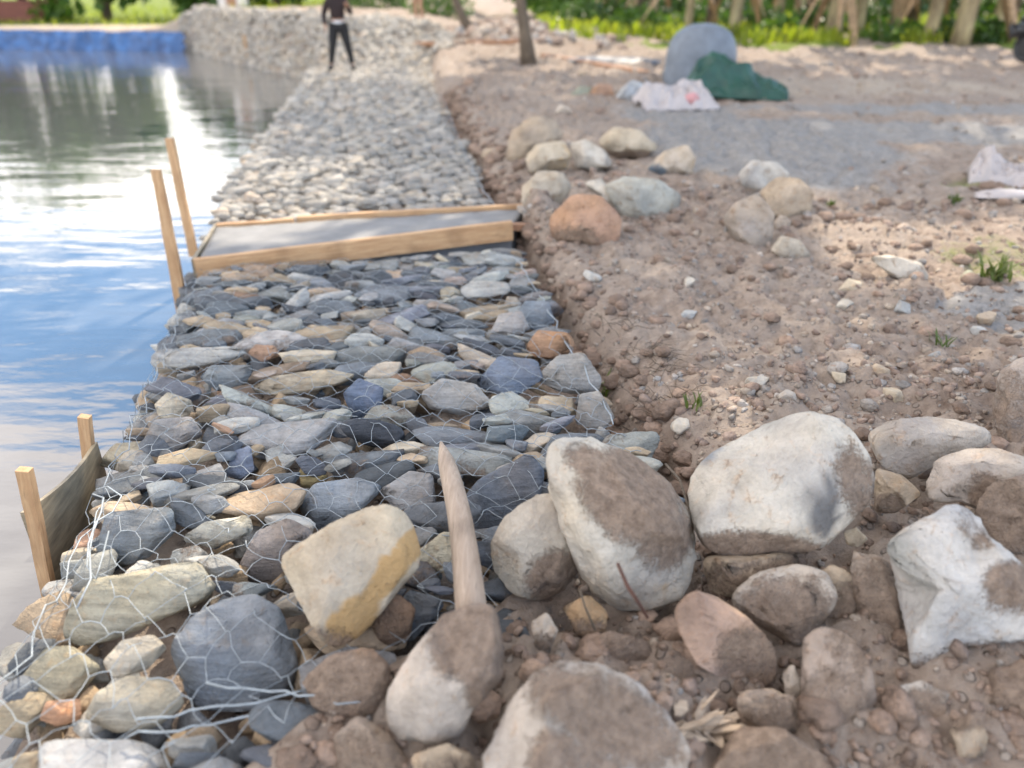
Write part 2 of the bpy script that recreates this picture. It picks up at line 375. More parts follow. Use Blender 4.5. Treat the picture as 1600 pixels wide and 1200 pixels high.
# pond water
m, t, b = newmat('pond_water')
c_ = nd(t, 'ShaderNodeTexCoord')
def wv(sx, sy, sc, d=3.0, di=0.0):
    mpn = nd(t, 'ShaderNodeMapping'); mpn.inputs['Scale'].default_value = (sx, sy, 1); mpn.inputs['Rotation'].default_value = (0, 0, R(8))
    t.links.new(c_.outputs['Object'], mpn.inputs[0]); return noise(t, mpn.outputs[0], sc, d, .5, di)
w1 = wv(.28, 1, 3.2, 2.0); w2 = wv(.4, 1, 9, 3.0); w3 = wv(.5, 1, .9, 2.0)
b.inputs['Base Color'].default_value = (.09, .095, .10, 1); b.inputs['Roughness'].default_value = .025; b.inputs['IOR'].default_value = 2.0
hh = math_(t, 'ADD', math_(t, 'MULTIPLY', w1, 1.0), math_(t, 'MULTIPLY', w2, .28)); hh = math_(t, 'ADD', hh, math_(t, 'MULTIPLY', w3, 1.6))
bump(t, b, hh, .0092)
wm = mesh_np('water', np.array([[-90, -6, 0], [-.5, -6, 0], [-.5, 19.4, 0], [-4, 19.4, 0], [-9, 30, 0], [-9, 36, 0], [-90, 36, 0]], float), [tuple(range(7))], m, False)
wtr = link('water', wm, (0, 0, WATER_Z)); wtr['kind'] = 'structure'

# ------------------------------------------------------------------ stones
CC = {  # linear base colours
 'white': (.50, .455, .385), 'cream': (.49, .415, .31), 'grey': (.33, .34, .34), 'pale': (.43, .42, .39), 'slate': (.17, .195, .23), 'dark': (.105, .12, .145),
 'tan': (.40, .32, .235), 'brown': (.27, .19, .14), 'orange': (.40, .25, .165), 'green': (.30, .31, .235), 'pink': (.42, .37, .315), 'ochre': (.38, .27, .13)}
ROCKS = []   # meshes for wire draping: (verts world, faces)
def facet_dirs(n, rs, zmin=-1):
    v = rs.normal(size=(n * 3, 3)); v /= np.linalg.norm(v, axis=1)[:, None]; v = v[v[:, 2] > zmin]; return v[:n]
def outlined(poly, zc, T=.75, sub=5, seed=0, rough=.042, nf=14, cut=(.42, .80), shrink=.99, pw=.56, y=None, up=()):
    """a rock whose outline seen from the path is poly; returns centre, local verts (world axes), faces, pixel coords of each vertex"""
    rs = np.random.RandomState(seed + 11); q = np.array(poly, float); c = q.mean(0)
    a = np.arctan2(q[:, 1] - c[1], q[:, 0] - c[0])
    # polar outline, resampled along the edges
    e = np.concatenate([q + (np.roll(q, -1, 0) - q) * s for s in np.linspace(0, 1, 12, endpoint=False)])
    a = np.arctan2(e[:, 1] - c[1], e[:, 0] - c[0]); r = np.hypot(e[:, 1] - c[1], e[:, 0] - c[0])
    ths = np.linspace(-math.pi, math.pi, 181); o_ = np.argsort(a); a, r = a[o_], r[o_]
    rr = np.interp(ths, np.concatenate([a - 2 * math.pi, a, a + 2 * math.pi]), np.tile(r, 3))
    k = np.array([1, 2, 3, 4, 3, 2, 1.]); k /= k.sum(); rr = np.convolve(np.concatenate([rr[-10:-1], rr, rr[1:10]]), k, 'same')[9:-9]
    cen = P(c[0], c[1], zc) if y is None else PY(c[0], c[1], y)
    tt = (cen - CP).dot(CF); s = tt / F
    v, f = ico(sub); th = np.arctan2(v[:, 1], v[:, 0]); rho = np.hypot(v[:, 0], v[:, 1])
    Rm = np.interp(th, ths, rr) * s * shrink
    ext = min(np.ptp(q[:, 0]), np.ptp(q[:, 1])) * s * .5 * T
    L = np.stack([np.cos(th) * Rm * rho ** pw, np.sin(th) * Rm * rho ** pw, np.sign(v[:, 2]) * np.abs(v[:, 2]) ** .75 * ext], -1)
    for n in facet_dirs(nf, rs):
        n = n * np.array([.55, .55, 1.0]); n /= np.linalg.norm(n)
        pr = L @ n; mx = pr.max(); d = mx * rs.uniform(*cut); ov = np.maximum(0, pr - d)
        L = L - n * (ov * .95)[:, None]
    for d_ in up:            # a bedding plane facing the sky
        n = np.array([rs.normal(0, .12), -.55 + rs.normal(0, .1), .83 + rs.normal(0, .1)]); n /= np.linalg.norm(n); pr = L @ n; ov = np.maximum(0, pr - pr.max() * d_); L = L - n * (ov * .95)[:, None]
    for n in facet_dirs(26, rs):       # chips knocked off the edges
        pr = L @ n; ov = np.maximum(0, pr - pr.max() * rs.uniform(.80, .95)); L = L - n * (ov * .9)[:, None]
    off = rs.uniform(-50, 50, 3); size = Rm.mean()
    nn = fbm(L / size * .9 + off, 4, .55) * rough * 1.7 * size + np.abs(fbm(L / size * 2.6 - off, 4, .6)) * rough * -1.3 * size
    L = L + (L / (np.linalg.norm(L, axis=1)[:, None] + 1e-9)) * nn[:, None]
    nb_ = 90; bc = (np.arange(nb_) + .5) / nb_ * 2 * math.pi - math.pi; want = np.interp(bc, ths, rr) * shrink; kk = np.array([1, 2, 3, 2, 1.]) / 9
    for it in range(2):
        dep = tt - L[:, 2]; px_ = ((c[0] - 800) / F * tt + L[:, 0]) / dep * F + 800 - c[0]; py_ = ((c[1] - 600) / F * tt + L[:, 1]) / dep * F + 600 - c[1]
        th2 = np.arctan2(py_, px_); r2_ = np.hypot(px_, py_); bi = np.clip(((th2 + math.pi) / (2 * math.pi) * nb_).astype(int), 0, nb_ - 1); mxr = np.zeros(nb_); np.maximum.at(mxr, bi, r2_)
        fac = np.where(mxr > 1e-6, want / np.maximum(mxr, 1e-6), 1); fac = np.convolve(np.concatenate([fac[-4:], fac, fac[:4]]), kk, 'same')[4:-4]; fac = np.clip(fac, .8, 1.7)
        ft = np.interp(th2, np.concatenate([bc - 2 * math.pi, bc, bc + 2 * math.pi]), np.tile(fac, 3)); L = L * np.stack([ft, ft, np.ones_like(ft)], -1)
    pix = c + np.stack([px_, py_], -1)
    Wd = np.outer(L[:, 0], np.array(CR)) - np.outer(L[:, 1], np.array(CU)) - np.outer(L[:, 2], np.array(CF))
    return cen, Wd, f, pix
def emask(pix, ells):
    out = np.zeros(len(pix))
    for (x, y, rx, ry, rot, st) in ells:
        ca, sa = math.cos(R(rot)), math.sin(R(rot)); dx, dy = pix[:, 0] - x, pix[:, 1] - y
        d = np.hypot((dx * ca + dy * sa) / rx, (-dx * sa + dy * ca) / ry)
        out = np.maximum(out, st * sst(1.35, .65, d))
    return out
def boulder(name, label, cat, poly, zc, col, dirt=(), ochre=(), group=None, mat=None, wire=False, base_dirt=.12, tint=(), **kw):
    kw.setdefault('seed', int(poly[0][0] * 3 + poly[0][1]) % 9999)
    cen, L, f, pix = outlined(poly, zc, **kw)
    col = np.array(CC[col] if isinstance(col, str) else col)
    n = fbm(L * 9 + kw['seed'], 3)
    colv = np.clip(col * (1 + .16 * n[:, None]) + np.array([.03, .0, -.03]) * np.clip(fbm(L * 5 - 3, 2), -1, 1)[:, None], .02, .9)
    mott = sst(-.1, .55, fbm(L * 4.5 + kw['seed'] * 3, 3)); colv = colv * (1 - mott[:, None] * np.array([.20, .19, .15]))
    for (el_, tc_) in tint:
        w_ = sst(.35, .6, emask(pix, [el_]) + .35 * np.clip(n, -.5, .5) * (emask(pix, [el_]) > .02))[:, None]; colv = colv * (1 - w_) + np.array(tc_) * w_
    dm = base_dirt + emask(pix, dirt) * .75
    om = emask(pix, ochre) * .8
    me = mesh_np(name, L, f, mat or M_ROCK, True, {'Col': colv, 'dirt': dm, 'ochre': om})
    o = link(name, me, cen); tag(o, label, cat, group)
    if wire: ROCKS.append((L + np.array(cen), f))
    return o
GB = 'big loose boulders along the edge of the gabion'
BO = lambda label, poly, zc, col, **k: boulder('boulder', label, 'boulder', poly, zc, col, group=GB, **k)
BO('cream square-edged boulder with an ochre stained side lying on the wire mesh', [(433,870),(470,845),(520,815),(575,790),(610,785),(640,805),(657,850),(655,890),(630,915),(600,955),(560,1000),(515,1018),(490,985),(460,930)], .13, 'cream',
   ochre=[(620,880,24,90,38,1.0),(550,975,40,60,40,.9),(575,880,16,28,0,.5)], dirt=[(530,1012,60,28,20,.55)], T=.8, seed=4, cut=(.5, .8), nf=7, shrink=.99)
BO('smooth cream boulder with a brown lower side right of the wooden stake', [(815,785),(850,768),(880,775),(900,820),(908,890),(880,925),(840,942),(800,930),(770,890),(765,850),(785,810)], .10, (.44,.39,.32),
   dirt=[(868,905,48,42,-40,.95)], T=.85, nf=12, seed=9)  # the mask turns the lower right side a darker brown
BO('very large white boulder with a broad patch of brown dirt on its top', [(848,700),(870,682),(920,680),(985,705),(1045,750),(1080,800),(1090,860),(1080,920),(1040,955),(985,960),(930,935),(900,890),(880,840),(858,780)], .17, 'white',
   dirt=[(985,775,88,62,35,1.1),(1040,840,45,50,20,.9),(930,725,50,26,20,.8)], ochre=[(1035,925,40,30,0,.45)], T=.85, seed=23, cut=(.5, .85))
BO('massive white angular boulder with a grey patch on its right face', [(1075,745),(1110,705),(1160,680),(1210,655),(1255,640),(1310,650),(1350,690),(1370,740),(1362,790),(1325,822),(1290,858),(1240,868),(1180,868),(1130,872),(1095,855),(1075,800)], .20, (.50,.46,.395),
   dirt=[(1180,858,110,26,3,1.0),(1335,755,30,60,-12,.7)], tint=[((1290,795,20,44,8,1.0), (.17,.165,.16)), ((1110,705,24,12,-40,.8), (.25,.26,.27))], T=.9, seed=31, cut=(.48, .8), nf=11)  # grey ellipse tinted on the right face, brown band along the foot
BO('tan boulder tucked into the shade beneath the massive white boulder', [(1093,868),(1180,866),(1275,862),(1262,905),(1200,912),(1145,936),(1108,925)], .05, 'tan', dirt=[(1180,905,90,30,0,.6)], T=1.0, seed=12)
BO('grey dirt-coated boulder below the massive white boulder, above the brown egg-shaped one', [(1135,935),(1180,893),(1240,880),(1290,890),(1315,935),(1262,1005),(1240,1010),(1180,975)], .06, 'pink', dirt=[(1230,960,70,50,20,.8)], T=.9, seed=14)
BO('brown egg-shaped boulder lying in front of the dirt-topped white one', [(1052,950),(1080,920),(1120,930),(1170,965),(1210,1010),(1222,1060),(1195,1078),(1130,1062),(1090,1040),(1060,990)], .06, (.40,.28,.21),
   dirt=[(1170,1030,50,50,30,.75)], ochre=[(1085,945,26,30,0,.4)], T=.85, nf=12, seed=3)
BO('cream boulder with its right half under brown soil, at the foot of the wooden stake', [(600,1085),(640,1020),(690,960),(740,938),(775,945),(788,1000),(785,1060),(760,1090),(740,1110),(722,1150),(680,1168),(608,1152)], .13, (.47,.41,.35),
   dirt=[(735,1000,62,62,20,1.15),(765,1060,36,60,10,1.0)], T=.9, seed=6, cut=(.5, .85))
BO('big soil-smeared boulder at the bottom edge of the view with a pale left side', [(750,1190),(780,1110),(830,1040),(870,1025),(940,1035),(1000,1065),(1050,1120),(1085,1175),(1060,1260),(900,1300),(770,1270)], .08, (.44,.39,.34),
   dirt=[(960,1130,110,60,25,.85),(900,1190,80,50,0,.7)], T=.8, seed=8)
BO('tall rounded brown boulder half buried in soil right of the egg-shaped one', [(1255,990),(1280,975),(1330,990),(1362,1040),(1372,1100),(1342,1162),(1300,1178),(1265,1148),(1250,1080)], .04, (.36,.29,.24), dirt=[(1300,1120,70,70,0,.7),(1340,1020,40,40,0,.5)], T=.8, nf=12, seed=15)
BO('tall grey-white slab boulder leaning at the right with a blue-grey top', [(1352,812),(1400,797),(1490,778),(1522,800),(1548,838),(1605,885),(1650,940),(1630,1000),(1560,1008),(1500,1012),(1450,1066),(1422,1045),(1408,960),(1392,880)], .15, (.47,.45,.42),
   dirt=[(1580,915,44,40,0,.95),(1490,1040,90,26,-18,.9),(1525,840,26,20,0,.5)], tint=[((1445,812,52,24,-8,.9), (.20,.225,.25)), ((1440,880,24,70,-10,.5), (.30,.30,.28))], T=.7, seed=41, cut=(.35, .7), nf=12, pw=.6)
BO('long pale beige boulder at the back right of the pile', [(1350,680),(1390,655),(1450,650),(1520,660),(1572,690),(1512,706),(1470,722),(1420,752),(1380,735)], .17, 'pink', dirt=[(1560,690,30,20,0,.8)], T=.9, nf=12, seed=16)
BO('rounded cream boulder with a brown hollow at the right edge of the view', [(1440,770),(1460,715),(1510,700),(1560,700),(1625,720),(1645,780),(1600,800),(1540,803),(1500,785),(1460,788)], .18, (.46,.40,.34), dirt=[(1540,770,30,30,0,.9)], T=.95, nf=12, seed=17)
BO('brown soil-covered boulder at the right edge below the rounded cream one', [(1515,800),(1545,755),(1600,740),(1680,760),(1700,890),(1620,890),(1560,860)], .15, (.40,.34,.29), dirt=[(1580,800,80,70,0,.75)], T=.8, seed=18)
BO('small tan wedge-shaped stone between the massive white boulder and the long pale one', [(1368,730),(1410,742),(1442,772),(1400,802),(1362,800)], .12, 'tan', dirt=[(1380,790,40,20,0,.7)], T=1.0, seed=19)
BO('tall grey-brown boulder cut by the right edge above the rounded cream one', [(1548,640),(1560,580),(1600,555),(1660,560),(1680,700),(1605,725),(1562,695)], .20, (.36,.31,.27), dirt=[(1590,650,50,60,0,.6)], T=.9, seed=20)
BO('brown soil-caked boulder at the bottom right beside the splintered wood', [(1090,1230),(1150,1135),(1220,1135),(1290,1180),(1330,1240),(1200,1290)], -.02, 'brown', dirt=[(1200,1190,140,60,0,.9)], T=.9, seed=21)
BO('small ochre boulder wedged under the dirt-topped white one', [(878,948),(920,928),(950,958),(947,988),(905,994)], .03, (.36,.25,.15), dirt=[(910,985,40,20,0,.6)], T=1, seed=22, sub=4)
BO('small upright pebble-like stone left of the wedged ochre boulder', [(830,972),(855,955),(872,985),(858,1022),(836,1008)], .05, 'pink', dirt=[(850,1010,20,20,0,.6)], T=.9, seed=24, sub=4)
BO('brown dirty stone between the cream ochre-sided boulder and the bottom edge', [(470,1060),(520,1022),(580,1010),(612,1040),(606,1100),(560,1130),(490,1110)], .03, 'brown', dirt=[(540,1070,90,50,0,.8)], T=.8, seed=25)
BO('dirt-brown stone just above the bottom edge left of the half-soiled cream boulder', [(520,1150),(560,1115),(612,1150),(640,1190),(610,1230),(530,1220)], .0, (.33,.26,.2), dirt=[(570,1180,60,40,0,.6)], T=.8, seed=26)
BO('tan stone showing at the bottom edge under the half-soiled cream boulder', [(640,1180),(700,1160),(740,1180),(745,1240),(660,1250)], .0, 'tan', dirt=[(700,1210,50,30,0,.5)], T=.8, seed=27)
BO('small flat grey stone standing in the gap left of the tall rounded brown boulder', [(1222,1050),(1240,1035),(1252,1070),(1248,1110),(1230,1100)], .0, 'pink', T=.8, seed=28, sub=4)
BO('white stone chip lying on soil between the massive white boulder and the slab boulder', [(1318,830),(1338,824),(1356,842),(1340,856),(1322,850)], .10, 'cream', T=1, seed=29, sub=4)
BO('greyish stone buried in soil between the tall brown boulder and the slab boulder', [(1330,860),(1385,870),(1408,930),(1405,1010),(1375,1040),(1340,960),(1325,900)], .04, (.36,.30,.25), dirt=[(1370,960,50,90,0,.75)], T=.8, seed=30)
BO('tan stone half buried in soil at the lower right corner', [(1480,1130),(1520,1110),(1545,1150),(1535,1190),(1500,1185)], .0, 'tan', dirt=[(1500,1120,50,25,0,.7)], T=.8, seed=32, sub=4)
BO('soil-caked lump of rock between the dirt-topped boulder and the big soil-smeared one', [(900,1010),(950,985),(1010,1000),(1030,1040),(985,1060),(920,1045)], -.01, 'brown', dirt=[(965,1020,90,50,0,.7)], T=.8, seed=51, sub=4)
BO('dusty brown rock squeezed between the egg-shaped boulder and the tall rounded one', [(1150,1080),(1205,1075),(1250,1100),(1258,1150),(1205,1165),(1155,1130)], -.03, (.33,.26,.2), dirt=[(1210,1130,60,40,0,.6)], T=.8, seed=52, sub=4)
BO('angular tan rock standing right of the grey dirt-coated boulder', [(1262,905),(1300,880),(1335,900),(1345,950),(1318,985),(1285,965)], .03, 'tan', dirt=[(1320,950,40,40,0,.7)], T=.9, seed=53, sub=4)
BO('dirty beige rock below the slab boulder at the lower right', [(1395,1075),(1440,1062),(1478,1085),(1482,1130),(1440,1150),(1402,1125)], -.02, 'pink', dirt=[(1440,1110,50,36,0,.75)], T=.8, seed=54, sub=4)
BO('brown rock half hidden under the cream ochre-sided boulder', [(575,960),(620,925),(650,950),(640,1000),(595,1015)], .0, 'brown', dirt=[(610,980,40,30,0,.5)], T=.8, seed=55, sub=4)
BO('brown earthy rock in the bottom right corner', [(1540,1050),(1600,1030),(1660,1060),(1660,1130),(1590,1150),(1545,1110)], .0, 'brown', dirt=[(1600,1090,80,60,0,.8)], T=.8, seed=56, sub=4)
# the heap half way along
GM = 'rounded boulders heaped beside the timber form'
MO = lambda label, poly, col, z=.16, **k: boulder('boulder', label, 'boulder', poly, z, col, group=GM, **{**dict(sub=4, T=.95, nf=9, cut=(.5, .85), rough=.035, base_dirt=.2), **k})
MO('tall rounded tan boulder at the back of the heap', [(790,250),(798,205),(835,180),(868,184),(882,215),(850,240),(815,264)], 'tan', .25)
MO('yellowish cream boulder in front of the tall tan one', [(820,250),(838,225),(880,219),(893,240),(886,266),(855,270),(832,272)], 'cream', .22, ochre=[(880,245,14,24,0,.6)])
MO('pale egg-shaped boulder in the middle of the heap', [(890,225),(915,217),(945,235),(958,258),(930,270),(900,262)], 'white', .22)
MO('long cream boulder with a brown underside at the back right of the heap', [(932,222),(958,198),(1000,203),(1030,230),(1008,247),(965,250)], 'cream', .24, dirt=[(990,246,50,10,0,.8)])
MO('cream boulder with a slate chip on it at the right end of the heap', [(1008,265),(1040,235),(1075,225),(1088,245),(1080,272),(1035,282)], (.48,.40,.31), .2, ochre=[(1082,260,10,20,0,.5)], tint=[((1028,266,15,9,20,1.0), (.12,.15,.18))])
MO('broad grey boulder with a sharp lower edge on the right of the heap', [(942,290),(975,275),(1030,280),(1066,305),(1056,340),(1012,352),(975,343),(955,315)], (.40,.39,.34), .17, T=.8, nf=8)
MO('dull tan boulder at the end of the back board', [(815,292),(840,268),(880,270),(896,292),(872,322),(835,338),(816,325)], (.42,.36,.28), .17)
MO('rusty orange block-like boulder nearest the timber form', [(858,340),(895,302),(940,305),(973,342),(968,376),(930,392),(898,384),(864,377)], 'orange', .15, T=.95, nf=9, cut=(.5, .8), dirt=[(900,375,40,20,0,.6)])
MO('white boulder wedged between the rusty orange block and the broad grey one', [(908,286),(940,278),(970,320),(952,325),(930,300)], 'white', .20)
MO('pale round boulder behind the pair to the right of the heap', [(1153,272),(1175,250),(1215,254),(1238,275),(1200,298),(1160,292)], (.48,.45,.4), .22)
MO('smooth round tan boulder on the right of the pair on the soil', [(1184,300),(1215,276),(1250,278),(1272,300),(1266,336),(1226,343),(1198,332)], 'tan', .20)
MO('pointed brown-grey boulder in front of the round tan one', [(1128,345),(1150,316),(1185,300),(1211,335),(1206,372),(1195,394),(1150,378)], (.33,.28,.23), .17, nf=8)
MO('low cream boulder sunk in the soil by the pointed one', [(1203,392),(1220,368),(1250,375),(1270,402),(1230,412)], (.42,.37,.3), .10)
MO('flat white slab lying on the soil at the right', [(1355,400),(1385,398),(1440,410),(1453,436),(1430,448),(1390,430)], 'white', .10, T=.6)
MO('orange-brown stone lying beyond the heap next to a grey one', [(918,148),(935,130),(957,132),(962,156),(932,164)], 'orange', .30)
MO('grey-white stone by the crumpled white sack', [(962,150),(985,125),(1007,130),(1002,166),(972,172)], (.42,.43,.43), .30)
MO('low grey stone right behind the orange-brown one', [(890,150),(905,134),(925,136),(922,158),(900,160)], 'green', .28)

# ---- the stones inside the gabion
GS = 'stones packed in the near wire basket'
def GO(label, poly, z, col, **k):
    return boulder('gabion_stone', label, 'stone', poly, z, col, group=GS, mat=M_STONE, wire=True, **{**dict(sub=5, T=.42, nf=9, cut=(.5, .8), rough=.022, base_dirt=.04, pw=.42, up=(.5,)), **k})
hand = [
 ('largest blue-grey slate slab at the near end of the wire basket', [(262,1010),(300,960),(350,935),(400,925),(440,950),(470,1040),(460,1080),(380,1115),(300,1110)], -.06, (.21,.23,.25)),
 ('large greenish tan stone wrapped by wire at the near water-side corner', [(92,965),(140,905),(200,895),(312,870),(346,930),(270,962),(180,1000),(140,1012),(100,1004)], -.05, (.36,.33,.25)),
 ('small rounded pale stone perched between the greenish tan stone and the slate slab', [(158,1035),(190,1000),(240,990),(263,1012),(230,1047),(180,1062)], -.02, (.42,.38,.31)),
 ('rounded tan stone directly left of the slate slab near the bottom', [(128,1122),(150,1080),(200,1055),(270,1060),(292,1100),(250,1135),(180,1148)], -.07, (.41,.37,.29)),
 ('greenish stone sloping to the water at the lower left', [(8,1120),(30,1060),(72,1010),(112,1008),(162,1042),(122,1092),(60,1112)], -.12, (.33,.30,.22)),
 ('brick-orange block at the lower left corner of the basket', [(60,1125),(72,1096),(126,1090),(128,1124),(90,1136)], -.12, (.46,.27,.17)),
 ('flat grey slate beside the plywood form', [(148,862),(165,800),(270,790),(277,830),(232,872),(190,888)], -.05, (.22,.24,.25)),
 ('long pale narrow stone lying left of the cream ochre-sided boulder', [(278,842),(320,815),(392,804),(397,832),(332,858)], -.03, (.38,.37,.32)),
 ('grey-brown sloping stone touching the cream ochre-sided boulder', [(372,884),(400,830),(450,808),(492,830),(442,902),(392,914)], -.05, (.24,.215,.20)),
 ('blue-grey flat stone behind the cream ochre-sided boulder', [(463,792),(490,755),(560,745),(602,760),(572,792),(500,832)], -.04, (.25,.28,.31)),
 ('pale grey stone left of the wooden stake', [(588,768),(640,735),(676,740),(684,792),(620,798)], -.04, (.31,.31,.31)),
 ('dark slate slab right of the wooden stake', [(720,780),(748,748),(830,705),(852,735),(846,780),(790,850),(727,842)], -.05, (.16,.18,.21)),
 ('dark slate partly under the cream ochre-sided boulder', [(590,985),(640,920),(700,940),(645,1003)], -.04, (.15,.17,.19)),
 ('bright rusty orange stone at the soil edge of the basket', [(820,542),(840,515),(890,520),(902,546),(860,562),(830,557)], -.01, (.36,.22,.135)),
 ('large pale grey stone just below the bright rusty orange one', [(833,592),(870,555),(912,550),(942,592),(932,622),(870,612)], -.02, (.32,.31,.29)),
 ('blocky grey stone at the soil-side corner behind the dirt-topped boulder', [(898,662),(905,615),(937,610),(962,652),(940,674)], -.03, (.29,.28,.26)),
 ('big slate-blue slab in the middle of the soil half', [(738,602),(780,555),(840,562),(850,592),(800,624)], -.02, (.17,.20,.25)),
 ('grey angular stone left of the big slate-blue slab', [(655,615),(690,590),(745,600),(775,635),(720,650),(670,640)], -.02, (.33,.32,.30)),
 ('dark blue slate lump in the middle of the basket', [(535,615),(560,590),(600,605),(595,650),(550,655)], -.02, (.13,.165,.23)),
 ('round orange stone in the water half of the basket', [(385,552),(400,538),(430,540),(440,556),(410,566)], -.01, (.38,.25,.175)),
 ('long pale straight-sided stone at the water edge', [(250,562),(262,545),(380,540),(392,556),(320,572),(262,580)], -.02, (.40,.39,.36)),
 ('cream stone at the water edge below the long pale one', [(240,632),(262,612),(300,625),(305,650),(250,656)], -.03, (.47,.42,.33)),
 ('large dull grey stone at the water edge above the plywood form', [(222,690),(240,655),(300,650),(320,680),(270,706)], -.04, (.30,.29,.28)),
 ('small blue-grey upright stone in the hollow of the basket', [(352,742),(362,705),(392,695),(398,735),(375,752)], -.05, (.24,.28,.36)),
 ('pale triangular stone in the hollow of the basket', [(412,705),(440,692),(466,715),(440,745),(420,735)], -.05, (.42,.42,.39)),
 ('ochre round stone right of the pale triangular one', [(466,735),(490,724),(513,745),(498,765),(470,760)], -.07, (.33,.27,.14)),
 ('long tan stone between two slates in the water half', [(385,610),(420,588),(520,575),(570,590),(500,610),(430,620)], -.03, (.42,.36,.27)),
 ('flat slate in the water half beside the reddish chip', [(310,590),(330,570),(400,570),(385,600),(340,612)], -.02, (.20,.22,.23)),
 ('pale whitish bar-shaped stone in the back soil half', [(718,450),(740,438),(795,440),(800,458),(760,466),(722,465)], 0.0, (.42,.41,.38)),
 ('slate at the soil edge in the back half', [(800,500),(820,470),(858,470),(868,505),(840,520)], -.01, (.19,.22,.25)),
 ('broad pale grey stone in the back soil half', [(765,520),(780,490),(815,485),(830,515),(800,530)], 0, (.36,.34,.32)),
]
occ = np.zeros((400, 340), np.uint8)      # 1 cm raster, y from .8, x from -2.2
OY, OX = .8, -2.2
def raster(x, y, a, b_, rot):
    r = int(a * 100) + 2; iy, ix = int((y - OY) * 100), int((x - OX) * 100)
    iy = min(max(iy, 0), 399); ix = min(max(ix, 0), 339)
    yy, xx = np.mgrid[max(0, iy - r):min(400, iy + r + 1), max(0, ix - r):min(340, ix + r + 1)]
    dx, dy = (xx / 100 + OX - x), (yy / 100 + OY - y); ca, sa = math.cos(rot), math.sin(rot)
    return yy, xx, ((dx * ca + dy * sa) / a) ** 2 + ((-dx * sa + dy * ca) / b_) ** 2 < 1
for (lb, poly, z, col) in hand:
    o = GO(lb, poly, z, col)
    q = np.array([P(a[0], a[1], 0)[:2] for a in poly]); c = q.mean(0); hx, hy = np.ptp(q[:, 0]) / 2, np.ptp(q[:, 1]) / 2
    yy, xx, mk = raster(c[0], c[1], max(hx, .03) , max(hy, .03), 0); occ[yy[mk], xx[mk]] = 1
# the boulders lying on the basket keep the top layer out from under them
rs = np.random.RandomState(12)
def slab(a, b_, h, seed, sub=3, p=44, npl=6):
    """a broken flat stone: side breaks, a nearly flat top and bottom, worn edges"""
    r_ = np.random.RandomState(seed); v, f = ico(sub)
    az = np.linspace(0, 2 * math.pi, npl, endpoint=False) + r_.normal(0, .35, npl)
    n = np.stack([np.cos(az), np.sin(az), r_.normal(0, .35, npl)], -1); n /= np.linalg.norm(n, axis=1)[:, None]; d = r_.uniform(.62, 1.05, npl)
    e = r_.normal(size=(4, 3)); e /= np.linalg.norm(e, axis=1)[:, None]
    tb = np.array([[r_.normal(0, .16), r_.normal(0, .16), 1], [r_.normal(0, .2), r_.normal(0, .2), -1], [r_.normal(0, .5), r_.normal(0, .5), 1]]); tb /= np.linalg.norm(tb, axis=1)[:, None]
    n = np.vstack([n, e, tb]); d = np.concatenate([d, r_.uniform(.8, 1.1, 4), [r_.uniform(.55, .72), .62, r_.uniform(.66, .85)]])
    g_ = np.maximum(0, v @ n.T) / d; r = (g_ ** p).sum(1) ** (-1 / p); L = v * np.clip(r, .3, 1.3)[:, None]
    k = fbm(L * 1.5 + seed * 1.7, 4 if sub > 2 else 2, .55) * .06
    L = L * (1 + k[:, None]); L = L / np.abs(L).max(0)
    return L * np.array([a, b_, h]), f
def rotm(rz, rx, ry):
    return np.array(Euler((rx, ry, rz)).to_matrix())
PAL = [('blue-grey', (.175, .19, .208), .24), ('dark slate', (.10, .11, .122), .17), ('mid grey', (.26, .265, .26), .21), ('pale grey', (.37, .365, .34), .18),
       ('tan', (.37, .295, .21), .14), ('cream', (.45, .395, .305), .08), ('greenish grey', (.27, .27, .245), .03), ('rusty orange', (.34, .225, .15), .025), ('pinkish brown', (.32, .265, .225), .03)]
PW = np.cumsum([p_[2] for p_ in PAL]); PW = PW / PW[-1]
def pick(r_): return int(np.searchsorted(PW, r_.rand()))
BEAM0 = lambda x: np.interp(x, [-2.1, .1], [4.42, 4.98])    # near side of the timber form
autos = []
tries = 0
for size in np.concatenate([np.linspace(.15, .085, 240), np.linspace(.085, .036, 3600)]):
    for _ in range(5):
        y = rs.uniform(1.0, 4.9); 
        x = rs.uniform(XL(y) - .02, XR(y) + .02)
        if y > BEAM0(x) - .03 or (x > XS(y) + .03): continue
        sz = size * np.interp(y, [1, 2.2, 4.8], [1.0, .88, .80]); a = sz * rs.uniform(.85, 1.5); b_ = sz * rs.uniform(.34, .66); rot = rs.normal(.06, .30)
        yy, xx, mk = raster(x, y, a, b_, rot)
        if mk.sum() == 0 or occ[yy[mk], xx[mk]].mean() > .13: continue
        occ[yy[mk], xx[mk]] = 1; autos.append((x, y, a, b_, rot)); break
    if len(autos) >= 520: break
autos.sort(key=lambda q: -q[2] * q[3] / (q[1] + .6) ** 2)
